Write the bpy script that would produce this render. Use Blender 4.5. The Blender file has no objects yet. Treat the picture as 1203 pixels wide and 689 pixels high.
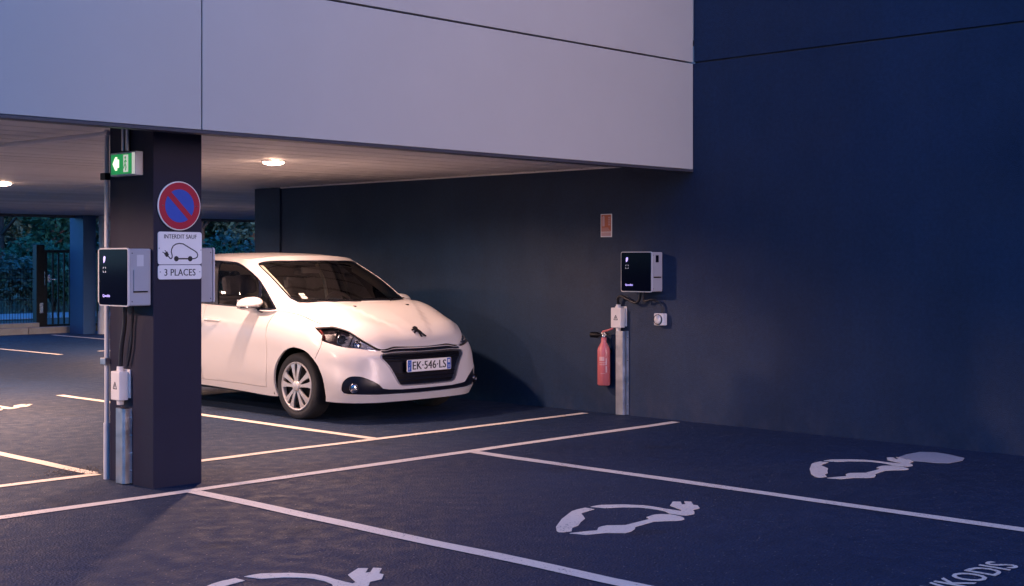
import bpy, bmesh, math, random
import numpy as np
from mathutils import Vector, Matrix
from mathutils.geometry import delaunay_2d_cdt, tessellate_polygon

R = math.radians
PI = math.pi
random.seed(7)
scene = bpy.context.scene
col = scene.collection

# ------------------------------------------------------------------ camera
CAM_H, YAW = 1.40, 44.05
cam_data = bpy.data.cameras.new('camera')
cam = bpy.data.objects.new('camera', cam_data); col.objects.link(cam)
cam.location = (0, 0, CAM_H)
cam.rotation_euler = (R(90), 0, R(YAW - 90))
cam_data.sensor_width = 36.0
cam_data.lens = 1588.0 / 1203.0 * 36.0
cam_data.shift_y = -38.5 / 1203.0
cam_data.clip_start = 0.05
cam_data.clip_end = 2000
scene.camera = cam

# ------------------------------------------------------------------ dusk sky, last warm glow low behind the camera
SUN_EL, SUN_AZ = 12.0, 181.0          # azimuth clockwise from +Y
world = bpy.data.worlds.new('World'); scene.world = world; world.use_nodes = True
wn = world.node_tree
bg = wn.nodes['Background']
sky = wn.nodes.new('ShaderNodeTexSky'); sky.sky_type = 'NISHITA'; sky.sun_disc = False
sky.sun_elevation = R(SUN_EL); sky.sun_rotation = R(SUN_AZ)
sky.air_density = 1.0; sky.dust_density = 0.3; sky.ozone_density = 10.0
wn.links.new(sky.outputs['Color'], bg.inputs['Color'])
bg.inputs['Strength'].default_value = 0.050

sun_data = bpy.data.lights.new('sun', 'SUN'); sun_data.energy = 0.175; sun_data.angle = R(22)
sun_data.color = (1.0, 0.56, 0.38)
sun = bpy.data.objects.new('sun', sun_data); col.objects.link(sun)
_d = Vector((math.sin(R(SUN_AZ)) * math.cos(R(SUN_EL)), math.cos(R(SUN_AZ)) * math.cos(R(SUN_EL)), math.sin(R(SUN_EL))))
sun.rotation_euler = _d.to_track_quat('Z', 'Y').to_euler()
sun.location = (0, -20, 20)

scene.view_settings.view_transform = 'Standard'
scene.view_settings.look = 'None'
scene.view_settings.exposure = 3.52
scene.view_settings.gamma = 1.0
scene.view_settings.use_curve_mapping = False
scene.render.engine = 'CYCLES'
scene.cycles.max_bounces = 8
scene.cycles.diffuse_bounces = 4
scene.cycles.sample_clamp_indirect = 4.0
scene.cycles.caustics_reflective = False
scene.cycles.caustics_refractive = False
scene.cycles.use_denoising = True

# ------------------------------------------------------------------ materials
def mat(name, color, rough=0.5, metal=0.0, var=0.0, vscale=3.0, bump=0.0, bscale=60.0, coat=0.0, emit=None, estr=0.0, spec=0.5, stretch=None, rvar=0.0):
    m = bpy.data.materials.new(name); m.use_nodes = True
    nt = m.node_tree; b = nt.nodes['Principled BSDF']
    c = (*color, 1)
    b.inputs['Base Color'].default_value = c
    b.inputs['Roughness'].default_value = rough
    b.inputs['Metallic'].default_value = metal
    b.inputs['Specular IOR Level'].default_value = spec
    if coat:
        b.inputs['Coat Weight'].default_value = coat; b.inputs['Coat Roughness'].default_value = 0.06
    if emit:
        b.inputs['Emission Color'].default_value = (*emit, 1); b.inputs['Emission Strength'].default_value = estr
    if var or bump or rvar:
        tc = nt.nodes.new('ShaderNodeTexCoord'); mp = nt.nodes.new('ShaderNodeMapping')
        nt.links.new(tc.outputs['Object'], mp.inputs['Vector'])
        if stretch: mp.inputs['Scale'].default_value = stretch
    if var or rvar:
        n = nt.nodes.new('ShaderNodeTexNoise'); n.inputs['Scale'].default_value = vscale; n.inputs['Detail'].default_value = 6
        n.inputs['Roughness'].default_value = .65
        nt.links.new(mp.outputs[0], n.inputs['Vector'])
    if var:
        r = nt.nodes.new('ShaderNodeMapRange'); r.inputs['From Min'].default_value = .25; r.inputs['From Max'].default_value = .75
        r.inputs['To Min'].default_value = 1 - var; r.inputs['To Max'].default_value = 1 + var
        nt.links.new(n.outputs['Fac'], r.inputs['Value'])
        mx = nt.nodes.new('ShaderNodeVectorMath'); mx.operation = 'SCALE'
        mx.inputs[0].default_value = color
        nt.links.new(r.outputs[0], mx.inputs['Scale']); nt.links.new(mx.outputs[0], b.inputs['Base Color'])
    if rvar:
        r2 = nt.nodes.new('ShaderNodeMapRange'); r2.inputs['From Min'].default_value = .25; r2.inputs['From Max'].default_value = .75
        r2.inputs['To Min'].default_value = max(0, rough - rvar); r2.inputs['To Max'].default_value = min(1, rough + rvar)
        nt.links.new(n.outputs['Fac'], r2.inputs['Value']); nt.links.new(r2.outputs[0], b.inputs['Roughness'])
    if bump:
        n2 = nt.nodes.new('ShaderNodeTexNoise'); n2.inputs['Scale'].default_value = bscale; n2.inputs['Detail'].default_value = 4
        nt.links.new(mp.outputs[0], n2.inputs['Vector'])
        bp = nt.nodes.new('ShaderNodeBump'); bp.inputs['Strength'].default_value = bump; bp.inputs['Distance'].default_value = .01
        nt.links.new(n2.outputs['Fac'], bp.inputs['Height']); nt.links.new(bp.outputs[0], b.inputs['Normal'])
    return m

def asphalt_mat():
    m = bpy.data.materials.new('asphalt'); m.use_nodes = True; nt = m.node_tree; b = nt.nodes['Principled BSDF']
    L = nt.links.new; N = nt.nodes.new
    tc = N('ShaderNodeTexCoord')
    big = N('ShaderNodeTexNoise'); big.inputs['Scale'].default_value = .55; big.inputs['Detail'].default_value = 7; big.inputs['Roughness'].default_value = .62
    mid = N('ShaderNodeTexNoise'); mid.inputs['Scale'].default_value = 9; mid.inputs['Detail'].default_value = 5
    fine = N('ShaderNodeTexNoise'); fine.inputs['Scale'].default_value = 95; fine.inputs['Detail'].default_value = 3
    vor = N('ShaderNodeTexVoronoi'); vor.inputs['Scale'].default_value = 80
    for n in (big, mid, fine, vor): L(tc.outputs['Object'], n.inputs['Vector'])
    def mr(src, a, bb, c, d):
        r = N('ShaderNodeMapRange'); r.inputs['From Min'].default_value = a; r.inputs['From Max'].default_value = bb
        r.inputs['To Min'].default_value = c; r.inputs['To Max'].default_value = d; L(src, r.inputs['Value']); return r.outputs[0]
    def mul(x, y):
        q = N('ShaderNodeMath'); q.operation = 'MULTIPLY'; L(x, q.inputs[0]); L(y, q.inputs[1]); return q.outputs[0]
    oil = N('ShaderNodeTexNoise'); oil.inputs['Scale'].default_value = 1.7; oil.inputs['Detail'].default_value = 3; L(tc.outputs['Object'], oil.inputs['Vector'])
    v = mul(mr(oil.outputs['Fac'], .62, .72, 1, .72), mul(mul(mr(big.outputs['Fac'], .3, .7, .84, 1.15), mr(mid.outputs['Fac'], .3, .7, .91, 1.09)), mr(fine.outputs['Fac'], .32, .68, .45, 1.6)))
    # pale stones worn bare in the binder
    rnd = N('ShaderNodeSeparateColor'); L(vor.outputs['Color'], rnd.inputs[0])
    st = mul(mr(rnd.outputs[0], .968, .975, 0, 1), mr(vor.outputs['Distance'], .25, .38, 1, 0))
    sc = N('ShaderNodeVectorMath'); sc.operation = 'SCALE'; sc.inputs[0].default_value = (.0052, .0205, .058); L(v, sc.inputs['Scale'])
    mix = N('ShaderNodeMix'); mix.data_type = 'RGBA'; L(st, mix.inputs['Factor']); L(sc.outputs[0], mix.inputs['A'])
    mix.inputs['B'].default_value = (.22, .21, .20, 1)
    L(mix.outputs['Result'], b.inputs['Base Color'])
    L(mr(mid.outputs['Fac'], .3, .7, .62, .85), b.inputs['Roughness'])
    b.inputs['Specular IOR Level'].default_value = .35
    add = N('ShaderNodeMath'); add.operation = 'ADD'; L(fine.outputs['Fac'], add.inputs[0]); L(vor.outputs['Distance'], add.inputs[1])
    bp = N('ShaderNodeBump'); bp.inputs['Strength'].default_value = .6; bp.inputs['Distance'].default_value = .006
    L(add.outputs[0], bp.inputs['Height']); L(bp.outputs[0], b.inputs['Normal'])
    return m

def road_paint_mat():
    m = bpy.data.materials.new('worn_road_paint'); m.use_nodes = True; nt = m.node_tree; b = nt.nodes['Principled BSDF']
    L = nt.links.new; N = nt.nodes.new
    tc = N('ShaderNodeTexCoord')
    a = N('ShaderNodeTexNoise'); a.inputs['Scale'].default_value = 75; a.inputs['Detail'].default_value = 4; a.inputs['Roughness'].default_value = .7
    c = N('ShaderNodeTexNoise'); c.inputs['Scale'].default_value = 2.4; c.inputs['Detail'].default_value = 5
    L(tc.outputs['Object'], a.inputs['Vector']); L(tc.outputs['Object'], c.inputs['Vector'])
    ad = N('ShaderNodeMath'); ad.operation = 'MULTIPLY_ADD'; L(c.outputs['Fac'], ad.inputs[0]); ad.inputs[1].default_value = .35; L(a.outputs['Fac'], ad.inputs[2])
    r = N('ShaderNodeValToRGB'); L(ad.outputs[0], r.inputs['Fac'])
    r.color_ramp.elements[0].position = .495; r.color_ramp.elements[0].color = (.09, .085, .085, 1)
    r.color_ramp.elements[1].position = .545; r.color_ramp.elements[1].color = (.80, .70, .58, 1)
    e = r.color_ramp.elements.new(.85); e.color = (.88, .79, .65, 1)
    L(r.outputs[0], b.inputs['Base Color']); b.inputs['Roughness'].default_value = .6
    bp = N('ShaderNodeBump'); bp.inputs['Strength'].default_value = .5; bp.inputs['Distance'].default_value = .004
    L(a.outputs['Fac'], bp.inputs['Height']); L(bp.outputs[0], b.inputs['Normal'])
    return m

def glass_mat(name, tint=(.75, .8, .8), gloss=0.04, rough=.02):
    m = bpy.data.materials.new(name); m.use_nodes = True; nt = m.node_tree
    for n in list(nt.nodes):
        if n.type == 'BSDF_PRINCIPLED': nt.nodes.remove(n)
    out = [n for n in nt.nodes if n.type == 'OUTPUT_MATERIAL'][0]
    t = nt.nodes.new('ShaderNodeBsdfTransparent'); t.inputs[0].default_value = (*tint, 1)
    g = nt.nodes.new('ShaderNodeBsdfGlossy'); g.inputs['Roughness'].default_value = rough
    lw = nt.nodes.new('ShaderNodeFresnel'); lw.inputs['IOR'].default_value = 1.45 + gloss
    mx = nt.nodes.new('ShaderNodeMixShader')
    nt.links.new(lw.outputs[0], mx.inputs[0]); nt.links.new(t.outputs[0], mx.inputs[1]); nt.links.new(g.outputs[0], mx.inputs[2])
    nt.links.new(mx.outputs[0], out.inputs[0])
    return m

def wall_mat():
    """dark rendered wall: roller texture, faint runs, dusty splash band of its own shape along the foot"""
    m = bpy.data.materials.new('dark_wall_paint'); m.use_nodes = True; nt = m.node_tree; b = nt.nodes['Principled BSDF']
    L = nt.links.new; N = nt.nodes.new
    tc = N('ShaderNodeTexCoord'); sep = N('ShaderNodeSeparateXYZ'); L(tc.outputs['Object'], sep.inputs[0])
    def noise(scale, stretch, detail=5):
        mp = N('ShaderNodeMapping'); mp.inputs['Scale'].default_value = stretch; L(tc.outputs['Object'], mp.inputs['Vector'])
        n = N('ShaderNodeTexNoise'); n.inputs['Scale'].default_value = scale; n.inputs['Detail'].default_value = detail; n.inputs['Roughness'].default_value = .62; L(mp.outputs[0], n.inputs['Vector']); return n.outputs['Fac']
    def mr(src, a, bb, c, d):
        r = N('ShaderNodeMapRange'); r.inputs['From Min'].default_value = a; r.inputs['From Max'].default_value = bb; r.inputs['To Min'].default_value = c; r.inputs['To Max'].default_value = d; L(src, r.inputs['Value']); return r.outputs[0]
    def mul(x, y):
        q = N('ShaderNodeMath'); q.operation = 'MULTIPLY'; L(x, q.inputs[0]); L(y, q.inputs[1]); return q.outputs[0]
    v = mul(mul(mr(noise(.9, (1, 1, 1)), .3, .7, .84, 1.16), mr(noise(3.2, (1, 1, .10)), .3, .7, .92, 1.08)), mr(noise(34, (1, 1, 1), 3), .3, .7, .86, 1.14))
    sc = N('ShaderNodeVectorMath'); sc.operation = 'SCALE'; sc.inputs[0].default_value = (.0085, .0285, .070); L(v, sc.inputs['Scale'])
    band = mul(mr(sep.outputs['Z'], .02, .34, 1, 0), mr(noise(5.5, (1, 1, .7)), .46, .66, 0, .55))
    mix = N('ShaderNodeMix'); mix.data_type = 'RGBA'; L(band, mix.inputs['Factor']); L(sc.outputs[0], mix.inputs['A']); mix.inputs['B'].default_value = (.045, .050, .085, 1)
    L(mix.outputs['Result'], b.inputs['Base Color']); L(mr(noise(2, (1, 1, 1)), .3, .7, .48, .66), b.inputs['Roughness']); b.inputs['Specular IOR Level'].default_value = .4
    bp = N('ShaderNodeBump'); bp.inputs['Strength'].default_value = .45; bp.inputs['Distance'].default_value = .006
    L(noise(120, (1, 1, 1), 3), bp.inputs['Height']); L(bp.outputs[0], b.inputs['Normal'])
    return m

M = {}
M['asphalt'] = asphalt_mat()
M['paint'] = road_paint_mat()
M['wall'] = wall_mat()
M['pillar'] = mat('dark_pillar_paint', (.024, .022, .041), .55, spec=.18, var=.10, vscale=2.5, bump=.1, bscale=120, rvar=.08)
M['fascia'] = mat('pale_cladding', (.49, .485, .45), .5, var=.035, vscale=1.2, rvar=.06)
M['trim'] = mat('dark_trim', (.05, .05, .065), .45)
M['ceiling'] = mat('white_ceiling_slat', (.80, .775, .765), .6, var=.05, vscale=2)
M['ceiling2'] = mat('white_ceiling_slat_aged', (.72, .70, .69), .6, var=.05, vscale=2)
M['ceiling3'] = mat('white_ceiling_slat_new', (.85, .825, .815), .55, var=.05, vscale=2)
M['slatjoint'] = mat('grey_joint_strip', (.05, .045, .045), .7)
M['slab'] = mat('painted_ceiling_slab', (.72, .68, .66), .6, var=.06, vscale=.8)
M['galv'] = mat('galvanised_steel', (.55, .55, .58), .38, 1.0, var=.18, vscale=14, rvar=.12)
M['greyplastic'] = mat('pale_grey_plastic', (.62, .62, .64), .45, var=.04, vscale=8)
M['silver'] = mat('silver_casing', (.42, .42, .45), .4, var=.04, vscale=6, rvar=.06)
M['skylitpillar'] = mat('skylit_pillar_paint', (.014, .060, .17), .55, var=.08, vscale=2)  # far pillar: dark pillar paint with blue skylight put into the colour
M['screen'] = mat('black_glass_panel', (.003, .004, .012), .08, spec=.05)
M['black'] = mat('black_plastic', (.005, .005, .007), .45, spec=.2, var=.1, vscale=20)
M['cable'] = mat('black_cable', (.018, .018, .022), .4, var=.1, vscale=30)
M['whitesign'] = mat('white_sign_face', (.90, .88, .86), .4, var=.03, vscale=6)
M['signred'] = mat('red_sign_film', (.42, .010, .040), .4, var=.05, vscale=9)
M['signblue'] = mat('blue_sign_film', (.030, .085, .48), .4, var=.05, vscale=9)
M['signblack'] = mat('black_sign_print', (.015, .015, .017), .45, var=.05, vscale=9)
M['socketwhite'] = mat('white_socket_plastic', (.84, .79, .74), .4, var=.04, vscale=12)
M['red'] = mat('red_cylinder_paint', (.62, .16, .16), .38, var=.05, vscale=6, coat=.4)
M['label'] = mat('pale_label_print', (.70, .42, .40), .5, var=.08, vscale=30)
M['orange'] = mat('orange_notice_print', (.62, .16, .07), .5, var=.08, vscale=20)
M['steel'] = mat('bright_steel', (.6, .6, .6), .25, 1.0, rvar=.05, vscale=20)
M['logo'] = mat('lit_logo', (.8, .8, .9), .4, emit=(.34, .26, 1.0), estr=.12)
M['logodim'] = mat('dim_lit_mark', (.6, .6, .65), .4, emit=(.6, .6, .8), estr=.03)
M['exitgreen'] = mat('lit_green_face', (.02, .3, .10), .4, emit=(.008, .30, .07), estr=.07)
M['exitwhite'] = mat('lit_white_face', (.8, .9, .8), .4, emit=(.85, 1, .62), estr=.14)
M['exitwhite2'] = mat('lit_white_door_face', (.8, .8, .8), .4, emit=(.9, .9, .75), estr=.045)
M['lampglow'] = mat('lamp_glow', (1, .9, .8), .5, emit=(1.0, .60, .42), estr=9)
M['concrete'] = mat('concrete', (.30, .29, .28), .85, var=.15, vscale=6, bump=.3, bscale=40)
M['bark'] = mat('bark', (.07, .055, .045), .9, var=.3, vscale=8, bump=.6, bscale=25)
M['gravel'] = mat('crushed_stone', (.14, .125, .12), .9, var=.3, vscale=40)
M['path'] = mat('pale_gravel', (.36, .36, .37), .9, var=.15, vscale=3, bump=.3, bscale=30)
M['soil'] = mat('soil', (.06, .06, .045), .95, var=.3, vscale=2, bump=.5, bscale=12)

def leaf_mat(name, c1, c2):
    m = bpy.data.materials.new(name); m.use_nodes = True; nt = m.node_tree; b = nt.nodes['Principled BSDF']
    g = nt.nodes.new('ShaderNodeNewGeometry'); r = nt.nodes.new('ShaderNodeValToRGB')
    nt.links.new(g.outputs['Random Per Island'], r.inputs['Fac'])
    r.color_ramp.elements[0].color = (*c1, 1); r.color_ramp.elements[1].color = (*c2, 1)
    nt.links.new(r.outputs[0], b.inputs['Base Color']); b.inputs['Roughness'].default_value = .65
    b.inputs['Specular IOR Level'].default_value = .25
    return m
M['leafA'] = leaf_mat('leaves_deep_green', (.022, .085, .050), (.055, .19, .10))
M['leafB'] = leaf_mat('leaves_mid_green', (.026, .095, .060), (.070, .20, .115))
M['leafC'] = leaf_mat('leaves_grey_green', (.040, .10, .085), (.10, .20, .16))

# ------------------------------------------------------------------ mesh helpers
class MB:
    """collects simple solids and links them as one mesh"""
    def __init__(s): s.v = []; s.f = []; s.mi = []; s.sm = []; s.mats = []; s.cur = 0
    def use(s, m):
        if m not in s.mats: s.mats.append(m)
        s.cur = s.mats.index(m); return s
    def add(s, vs, fs, smooth=False):
        o = len(s.v); s.v += [tuple(map(float, p)) for p in vs]
        for f in fs: s.f.append(tuple(i + o for i in f)); s.mi.append(s.cur); s.sm.append(smooth)
        return s
    def box(s, a, b, bevel=0.0, mtx=None):
        x0, y0, z0 = [min(p, q) for p, q in zip(a, b)]; x1, y1, z1 = [max(p, q) for p, q in zip(a, b)]
        bm = bmesh.new()
        vs = [bm.verts.new(p) for p in ((x0,y0,z0),(x1,y0,z0),(x1,y1,z0),(x0,y1,z0),(x0,y0,z1),(x1,y0,z1),(x1,y1,z1),(x0,y1,z1))]
        for f in ((3,2,1,0),(4,5,6,7),(0,1,5,4),(1,2,6,5),(2,3,7,6),(3,0,4,7)): bm.faces.new([vs[i] for i in f])
        if bevel: bmesh.ops.bevel(bm, geom=bm.edges[:], offset=bevel, segments=2, affect='EDGES', profile=.5)
        if mtx: bm.transform(mtx)
        bm.verts.index_update()
        s.add([v.co for v in bm.verts], [[v.index for v in f.verts] for f in bm.faces], False); bm.free(); return s
    def tube(s, pts, r, n=10, caps=True, smooth=True):
        P = [Vector(p) for p in pts]; rr = r if isinstance(r, (list, tuple)) else [r] * len(P)
        vs = []; up = Vector((0, 0, 1))
        t0 = (P[1] - P[0]).normalized()
        if abs(t0.z) > .95: up = Vector((1, 0, 0))
        u = t0.cross(up).normalized()
        for i, p in enumerate(P):
            t = (P[min(i + 1, len(P) - 1)] - P[max(i - 1, 0)]).normalized()
            u = (u - t * u.dot(t)).normalized(); w = t.cross(u)
            for k in range(n):
                a = 2 * PI * k / n; vs.append(p + (u * math.cos(a) + w * math.sin(a)) * rr[i])
        fs = []
        for i in range(len(P) - 1):
            for k in range(n):
                k2 = (k + 1) % n; fs.append((i*n+k, i*n+k2, (i+1)*n+k2, (i+1)*n+k))
        s.add(vs, fs, smooth)
        if caps:
            s.add(vs[:n], [tuple(range(n))[::-1]]); s.add(vs[-n:], [tuple(range(n))])
        return s
    def lathe(s, prof, axis='z', c=(0,0,0), n=24, smooth=True):
        vs = []; fs = []
        for (r, h) in prof:
            for k in range(n):
                a = 2*PI*k/n; x, y = r*math.cos(a), r*math.sin(a)
                p = {'z': (x, y, h), 'y': (x, h, y), 'x': (h, x, y)}[axis]
                vs.append((p[0]+c[0], p[1]+c[1], p[2]+c[2]))
        for i in range(len(prof)-1):
            for k in range(n):
                k2 = (k+1) % n; fs.append((i*n+k, i*n+k2, (i+1)*n+k2, (i+1)*n+k))
        s.add(vs, fs, smooth); return s
    def prism(s, poly, z0, z1, tf=None):
        """poly 2-D, extruded z0..z1; tf maps (x,y,z)->3-D"""
        tf = tf or (lambda x, y, z: (x, y, z))
        n = len(poly)
        tris = tessellate_polygon([[Vector((x, y, 0)) for x, y in poly]])
        top = [tf(x, y, z1) for x, y in poly]; bot = [tf(x, y, z0) for x, y in poly]
        s.add(top, [tuple(t) for t in tris])
        s.add(bot, [tuple(t)[::-1] for t in tris])
        for i in range(n):
            j = (i+1) % n; s.add([bot[i], bot[j], top[j], top[i]], [(0, 1, 2, 3)])
        return s
    def build(s, name, m=None, parent=None, fix=True):
        me = bpy.data.meshes.new(name); me.from_pydata(s.v, [], s.f)
        for q in ([m] if m else s.mats): me.materials.append(q)
        if not m: me.polygons.foreach_set('material_index', s.mi)
        me.polygons.foreach_set('use_smooth', s.sm)
        if fix:
            bm = bmesh.new(); bm.from_mesh(me); bmesh.ops.recalc_face_normals(bm, faces=bm.faces[:]); bm.to_mesh(me); bm.free()
        me.update()
        o = bpy.data.objects.new(name, me); col.objects.link(o)
        if parent: o.parent = parent
        return o

def tag(o, label=None, cat=None, group=None, kind=None):
    if label: o['label'] = label
    if cat: o['category'] = cat
    if group: o['group'] = group
    if kind: o['kind'] = kind
    return o
def empty(name, loc=(0, 0, 0), rz=0):
    o = bpy.data.objects.new(name, None); o.empty_display_size = .2; o.location = loc; o.rotation_euler = (0, 0, rz); col.objects.link(o); return o
def copy_tree(o, parent=None):
    c = o.copy(); col.objects.link(c)
    if parent: c.parent = parent
    for ch in list(o.children): copy_tree(ch, c)
    return c
def ribbon(pts, w):
    """flat polyline stroke as a list of quads in 2-D with round joints"""
    quads = []
    for (x0, y0), (x1, y1) in zip(pts, pts[1:]):
        dx, dy = x1-x0, y1-y0; L = math.hypot(dx, dy) or 1; nx, ny = -dy/L*w/2, dx/L*w/2
        quads.append([(x0+nx, y0+ny), (x0-nx, y0-ny), (x1-nx, y1-ny), (x1+nx, y1+ny)])
    return quads
def ngon(cx, cy, r, n=20, ry=None):
    return [(cx + r*math.cos(2*PI*k/n), cy + (ry or r)*math.sin(2*PI*k/n)) for k in range(n)]
_txt = {}
def text_polys(body, width, height):
    """mesh of the letters, lower left at 0,0, scaled to width x height"""
    cu = bpy.data.curves.new('letters', 'FONT'); cu.body = body; cu.size = 1; cu.resolution_u = 3; cu.space_character = 1.05
    o = bpy.data.objects.new('letters', cu); col.objects.link(o)
    dg = bpy.context.evaluated_depsgraph_get(); me = bpy.data.meshes.new_from_object(o.evaluated_get(dg))
    V = [tuple(v.co) for v in me.vertices]; F = [tuple(p.vertices) for p in me.polygons]
    bpy.data.objects.remove(o); bpy.data.curves.remove(cu); bpy.data.meshes.remove(me)
    xs = [v[0] for v in V]; ys = [v[1] for v in V]
    sx = width / (max(xs)-min(xs)); sy = height / (max(ys)-min(ys)) if height else sx
    return [((v[0]-min(xs))*sx, (v[1]-min(ys))*sy) for v in V], F
def letters(name, body, width, height, tf, m, parent, bold=0.0):
    """flat print: letters lying on a surface; tf maps 2-D to 3-D"""
    b = MB()
    offs = [(0, 0)] if not bold else [(-bold, 0), (bold, 0)]
    for k, (ox, oy) in enumerate(offs):
        V, F = text_polys(body, width - 2*bold, height)
        b.add([tf(x+ox+bold, y+oy, k*.0002) for x, y in V], F)
    return b.build(name, m, parent)

# ================================================================== SETTING
XW = 9.5            # face of the long dark wall
ZC = 2.255          # ceiling under the canopy
YF = 7.007          # face of the pale cladding
g = MB(); g.add([(-220, -220, 0), (220, -220, 0), (220, 220, 0), (-220, 220, 0)], [(0, 1, 2, 3)])
ground = tag(g.build('parking_ground', M['asphalt']), 'dark asphalt of the parking bays', kind='structure')

def flat(name, polys, z=.004, m='paint', parent=None, th=.0025):
    b = MB()
    for p in polys: b.prism(p, z - th, z)
    return b.build(name, M[m], parent or ground)
rl = random.Random(3)
def line(p, q, w, jitter=.010, n=14, z=.004):
    """painted line with slightly wavering edges"""
    (x0, y0), (x1, y1) = p, q; L = math.hypot(x1-x0, y1-y0); n = max(2, int(L / .35)); dx, dy = (x1-x0)/L, (y1-y0)/L
    a, c = [], []
    for i in range(n+1):
        t = L*i/n; o = rl.uniform(-jitter, jitter)*.6; h1 = w/2 + rl.uniform(-jitter, jitter)*.5; h2 = w/2 + rl.uniform(-jitter, jitter)*.5
        x, y = x0+dx*t - dy*o, y0+dy*t + dx*o
        a.append((x-dy*h1, y+dx*h1)); c.append((x+dy*h2, y-dx*h2))
    b = MB()
    vs = [(x, y, z) for x, y in a] + [(x, y, z) for x, y in c]
    b.add(vs, [(i, n+1+i, n+2+i, i+1) for i in range(n)])
    return b.build('bay_line', M['paint'], ground)
line((-6, 7.10), (9.38, 7.10), .095)
line((-6, 8.09), (4.47, 8.09), .085)
line((4.80, 8.11), (9.35, 8.11), .085)
line((4.535, 7.05), (4.535, -3.0), .10)
line((6.885, 7.05), (6.87, -3.0), .10)
line((6.86, 8.155), (6.80, 13.1), .09)
line((4.455, 8.14), (4.43, 13.1), .09)
line((9.74, 18.7), (9.66, 23.6), .09)
line((12.17, 17.0), (12.19, 23.75), .10)
line((10.5, 19.0), (12.11, 19.0), .09)

SYM = [[(5.773,4.942),(5.77,5.008),(5.70,5.006),(5.637,4.991),(5.43,4.88),(5.251,4.759),(5.177,4.687),(5.160,4.655),(5.173,4.639),(5.225,4.627),(5.297,4.685),(5.36,4.70),(5.443,4.754),(5.53,4.80),(5.586,4.864),(5.63,4.915),(5.697,4.929)],
 [(5.815,5.005),(5.86,5.006),(5.901,4.999),(6.001,4.914),(6.059,4.816),(6.067,4.74),(6.061,4.676),(6.065,4.56),(6.091,4.57),(6.156,4.703),(6.268,4.769),(6.299,4.736),(6.232,4.676),(6.255,4.668),(6.321,4.727),(6.342,4.692),(6.266,4.621),(6.272,4.596),(6.209,4.535),(6.139,4.532),(6.095,4.487),(6.05,4.455),(6.012,4.453),(5.98,4.462),(5.970,4.49),(5.964,4.562),(6.000,4.62),(6.010,4.683),(6.005,4.75),(5.988,4.80),(5.93,4.87),(5.844,4.919)],
 [(5.177,4.598),(5.263,4.572),(5.33,4.544),(5.392,4.587),(5.43,4.595),(5.466,4.591),(5.539,4.526),(5.76,4.539),(5.79,4.585),(5.835,4.594),(5.88,4.598),(5.915,4.583),(5.940,4.545),(5.943,4.507),(5.935,4.46),(5.912,4.422),(5.885,4.40),(5.859,4.396),(5.82,4.41),(5.777,4.447),(5.722,4.481),(5.54,4.46),(5.50,4.43),(5.477,4.419),(5.43,4.40),(5.384,4.40),(5.35,4.43),(5.314,4.473),(5.208,4.515)]]
for dx, dy in ((0, 0), (2.46, -.02), (-2.347, -.005), (-.15, 7.77)):
    flat('charging_symbol', [[(x+dx, y+dy) for x, y in p] for p in SYM])
M['greypaint'] = mat('grey_cover_paint', (.42, .41, .42), .6, var=.12, vscale=30, bump=.2, bscale=90)
flat('repaint_patch', [[(8.79,4.69),(8.95,4.715),(9.129,4.705),(9.19,4.62),(9.166,4.51),(9.07,4.335),(8.95,4.29),(8.767,4.30),(8.715,4.39),(8.70,4.535)]], z=.006, m='greypaint')
def floor_text(body, x0, y0, w, h):
    b = MB()
    for k, o in enumerate((-.004, .004)):
        V, F = text_polys(body, w, h); b.add([(x0+x+o, y0+y+o*.4, .0040+k*.0004) for x, y in V], F)
    return b.build('floor_lettering', M['paint'], ground)
floor_text('VKODIS', 5.36, 2.62, .69, .15)
floor_text('2', 5.93, 2.40, .12, .16)

# ------------------------------------------------------------------ long dark wall
wall = tag(empty('dark_wall', (XW, 0, 0)), 'long dark blue grey rendered wall behind the car and charger, carrying on out to the right', 'wall')
def wbox(name, y0, y1, z0, z1, x0=0.0, x1=.25, m='wall', bev=.004):
    return MB().box((x0, y0, z0), (x1, y1, z1), bev).build(name, M[m], wall)
wbox('wall_panel', -14, 12.95, -.3, 3.100)
wbox('wall_panel', -14, 7.0, 3.114, 7.0)
wbox('joint_backing', -14, 7.0, 3.05, 3.16, .02, .2, 'trim', 0)
wbox('end_pier', 12.953, 13.45, -.3, 2.25, -.022, .28)

# ------------------------------------------------------------------ canopy: cladding, slatted ceiling
can = tag(empty('canopy_building', (0, YF, 0)), 'pale grey clad upper storey oversailing the parking bays, white slatted ceiling beneath', 'building')
def cbox(name, x0, x1, y0, y1, z0, z1, m, bev=0.0, parent=None):
    return MB().box((x0, y0-YF, z0), (x1, y1-YF, z1), bev).build(name, M[m], parent or can)
zb = 2.186
fx = [-9, -3, .8, 4.556, XW - .004]
for i in range(4):
    gap = .008
    x0 = fx[i] + (gap/2 if i else 0); x1 = fx[i+1] - (.004 if i < 3 else 0)
    cbox('cladding_panel', x0, x1, YF, YF + .045, zb, 3.098, 'fascia', .003)
    cbox('cladding_panel', x0, x1, YF, YF + .045, 3.112, 6.2, 'fascia', .003)
cbox('cladding_backing', -9, XW - .006, YF + .05, YF + .30, 2.27, 6.2, 'trim')
cbox('edge_trim', -9, XW - .004, YF - .004, YF + .075, 2.162, 2.183, 'trim', .003)
cbox('side_return', XW - .004, XW + .25, YF + .002, YF + .3, 3.3, 6.2, 'fascia', .003)
y = YF + .085
slat_prof = [(0, .016), (0, .004), (.005, .0), (.257, .0), (.262, .004), (.262, .016)]
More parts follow.
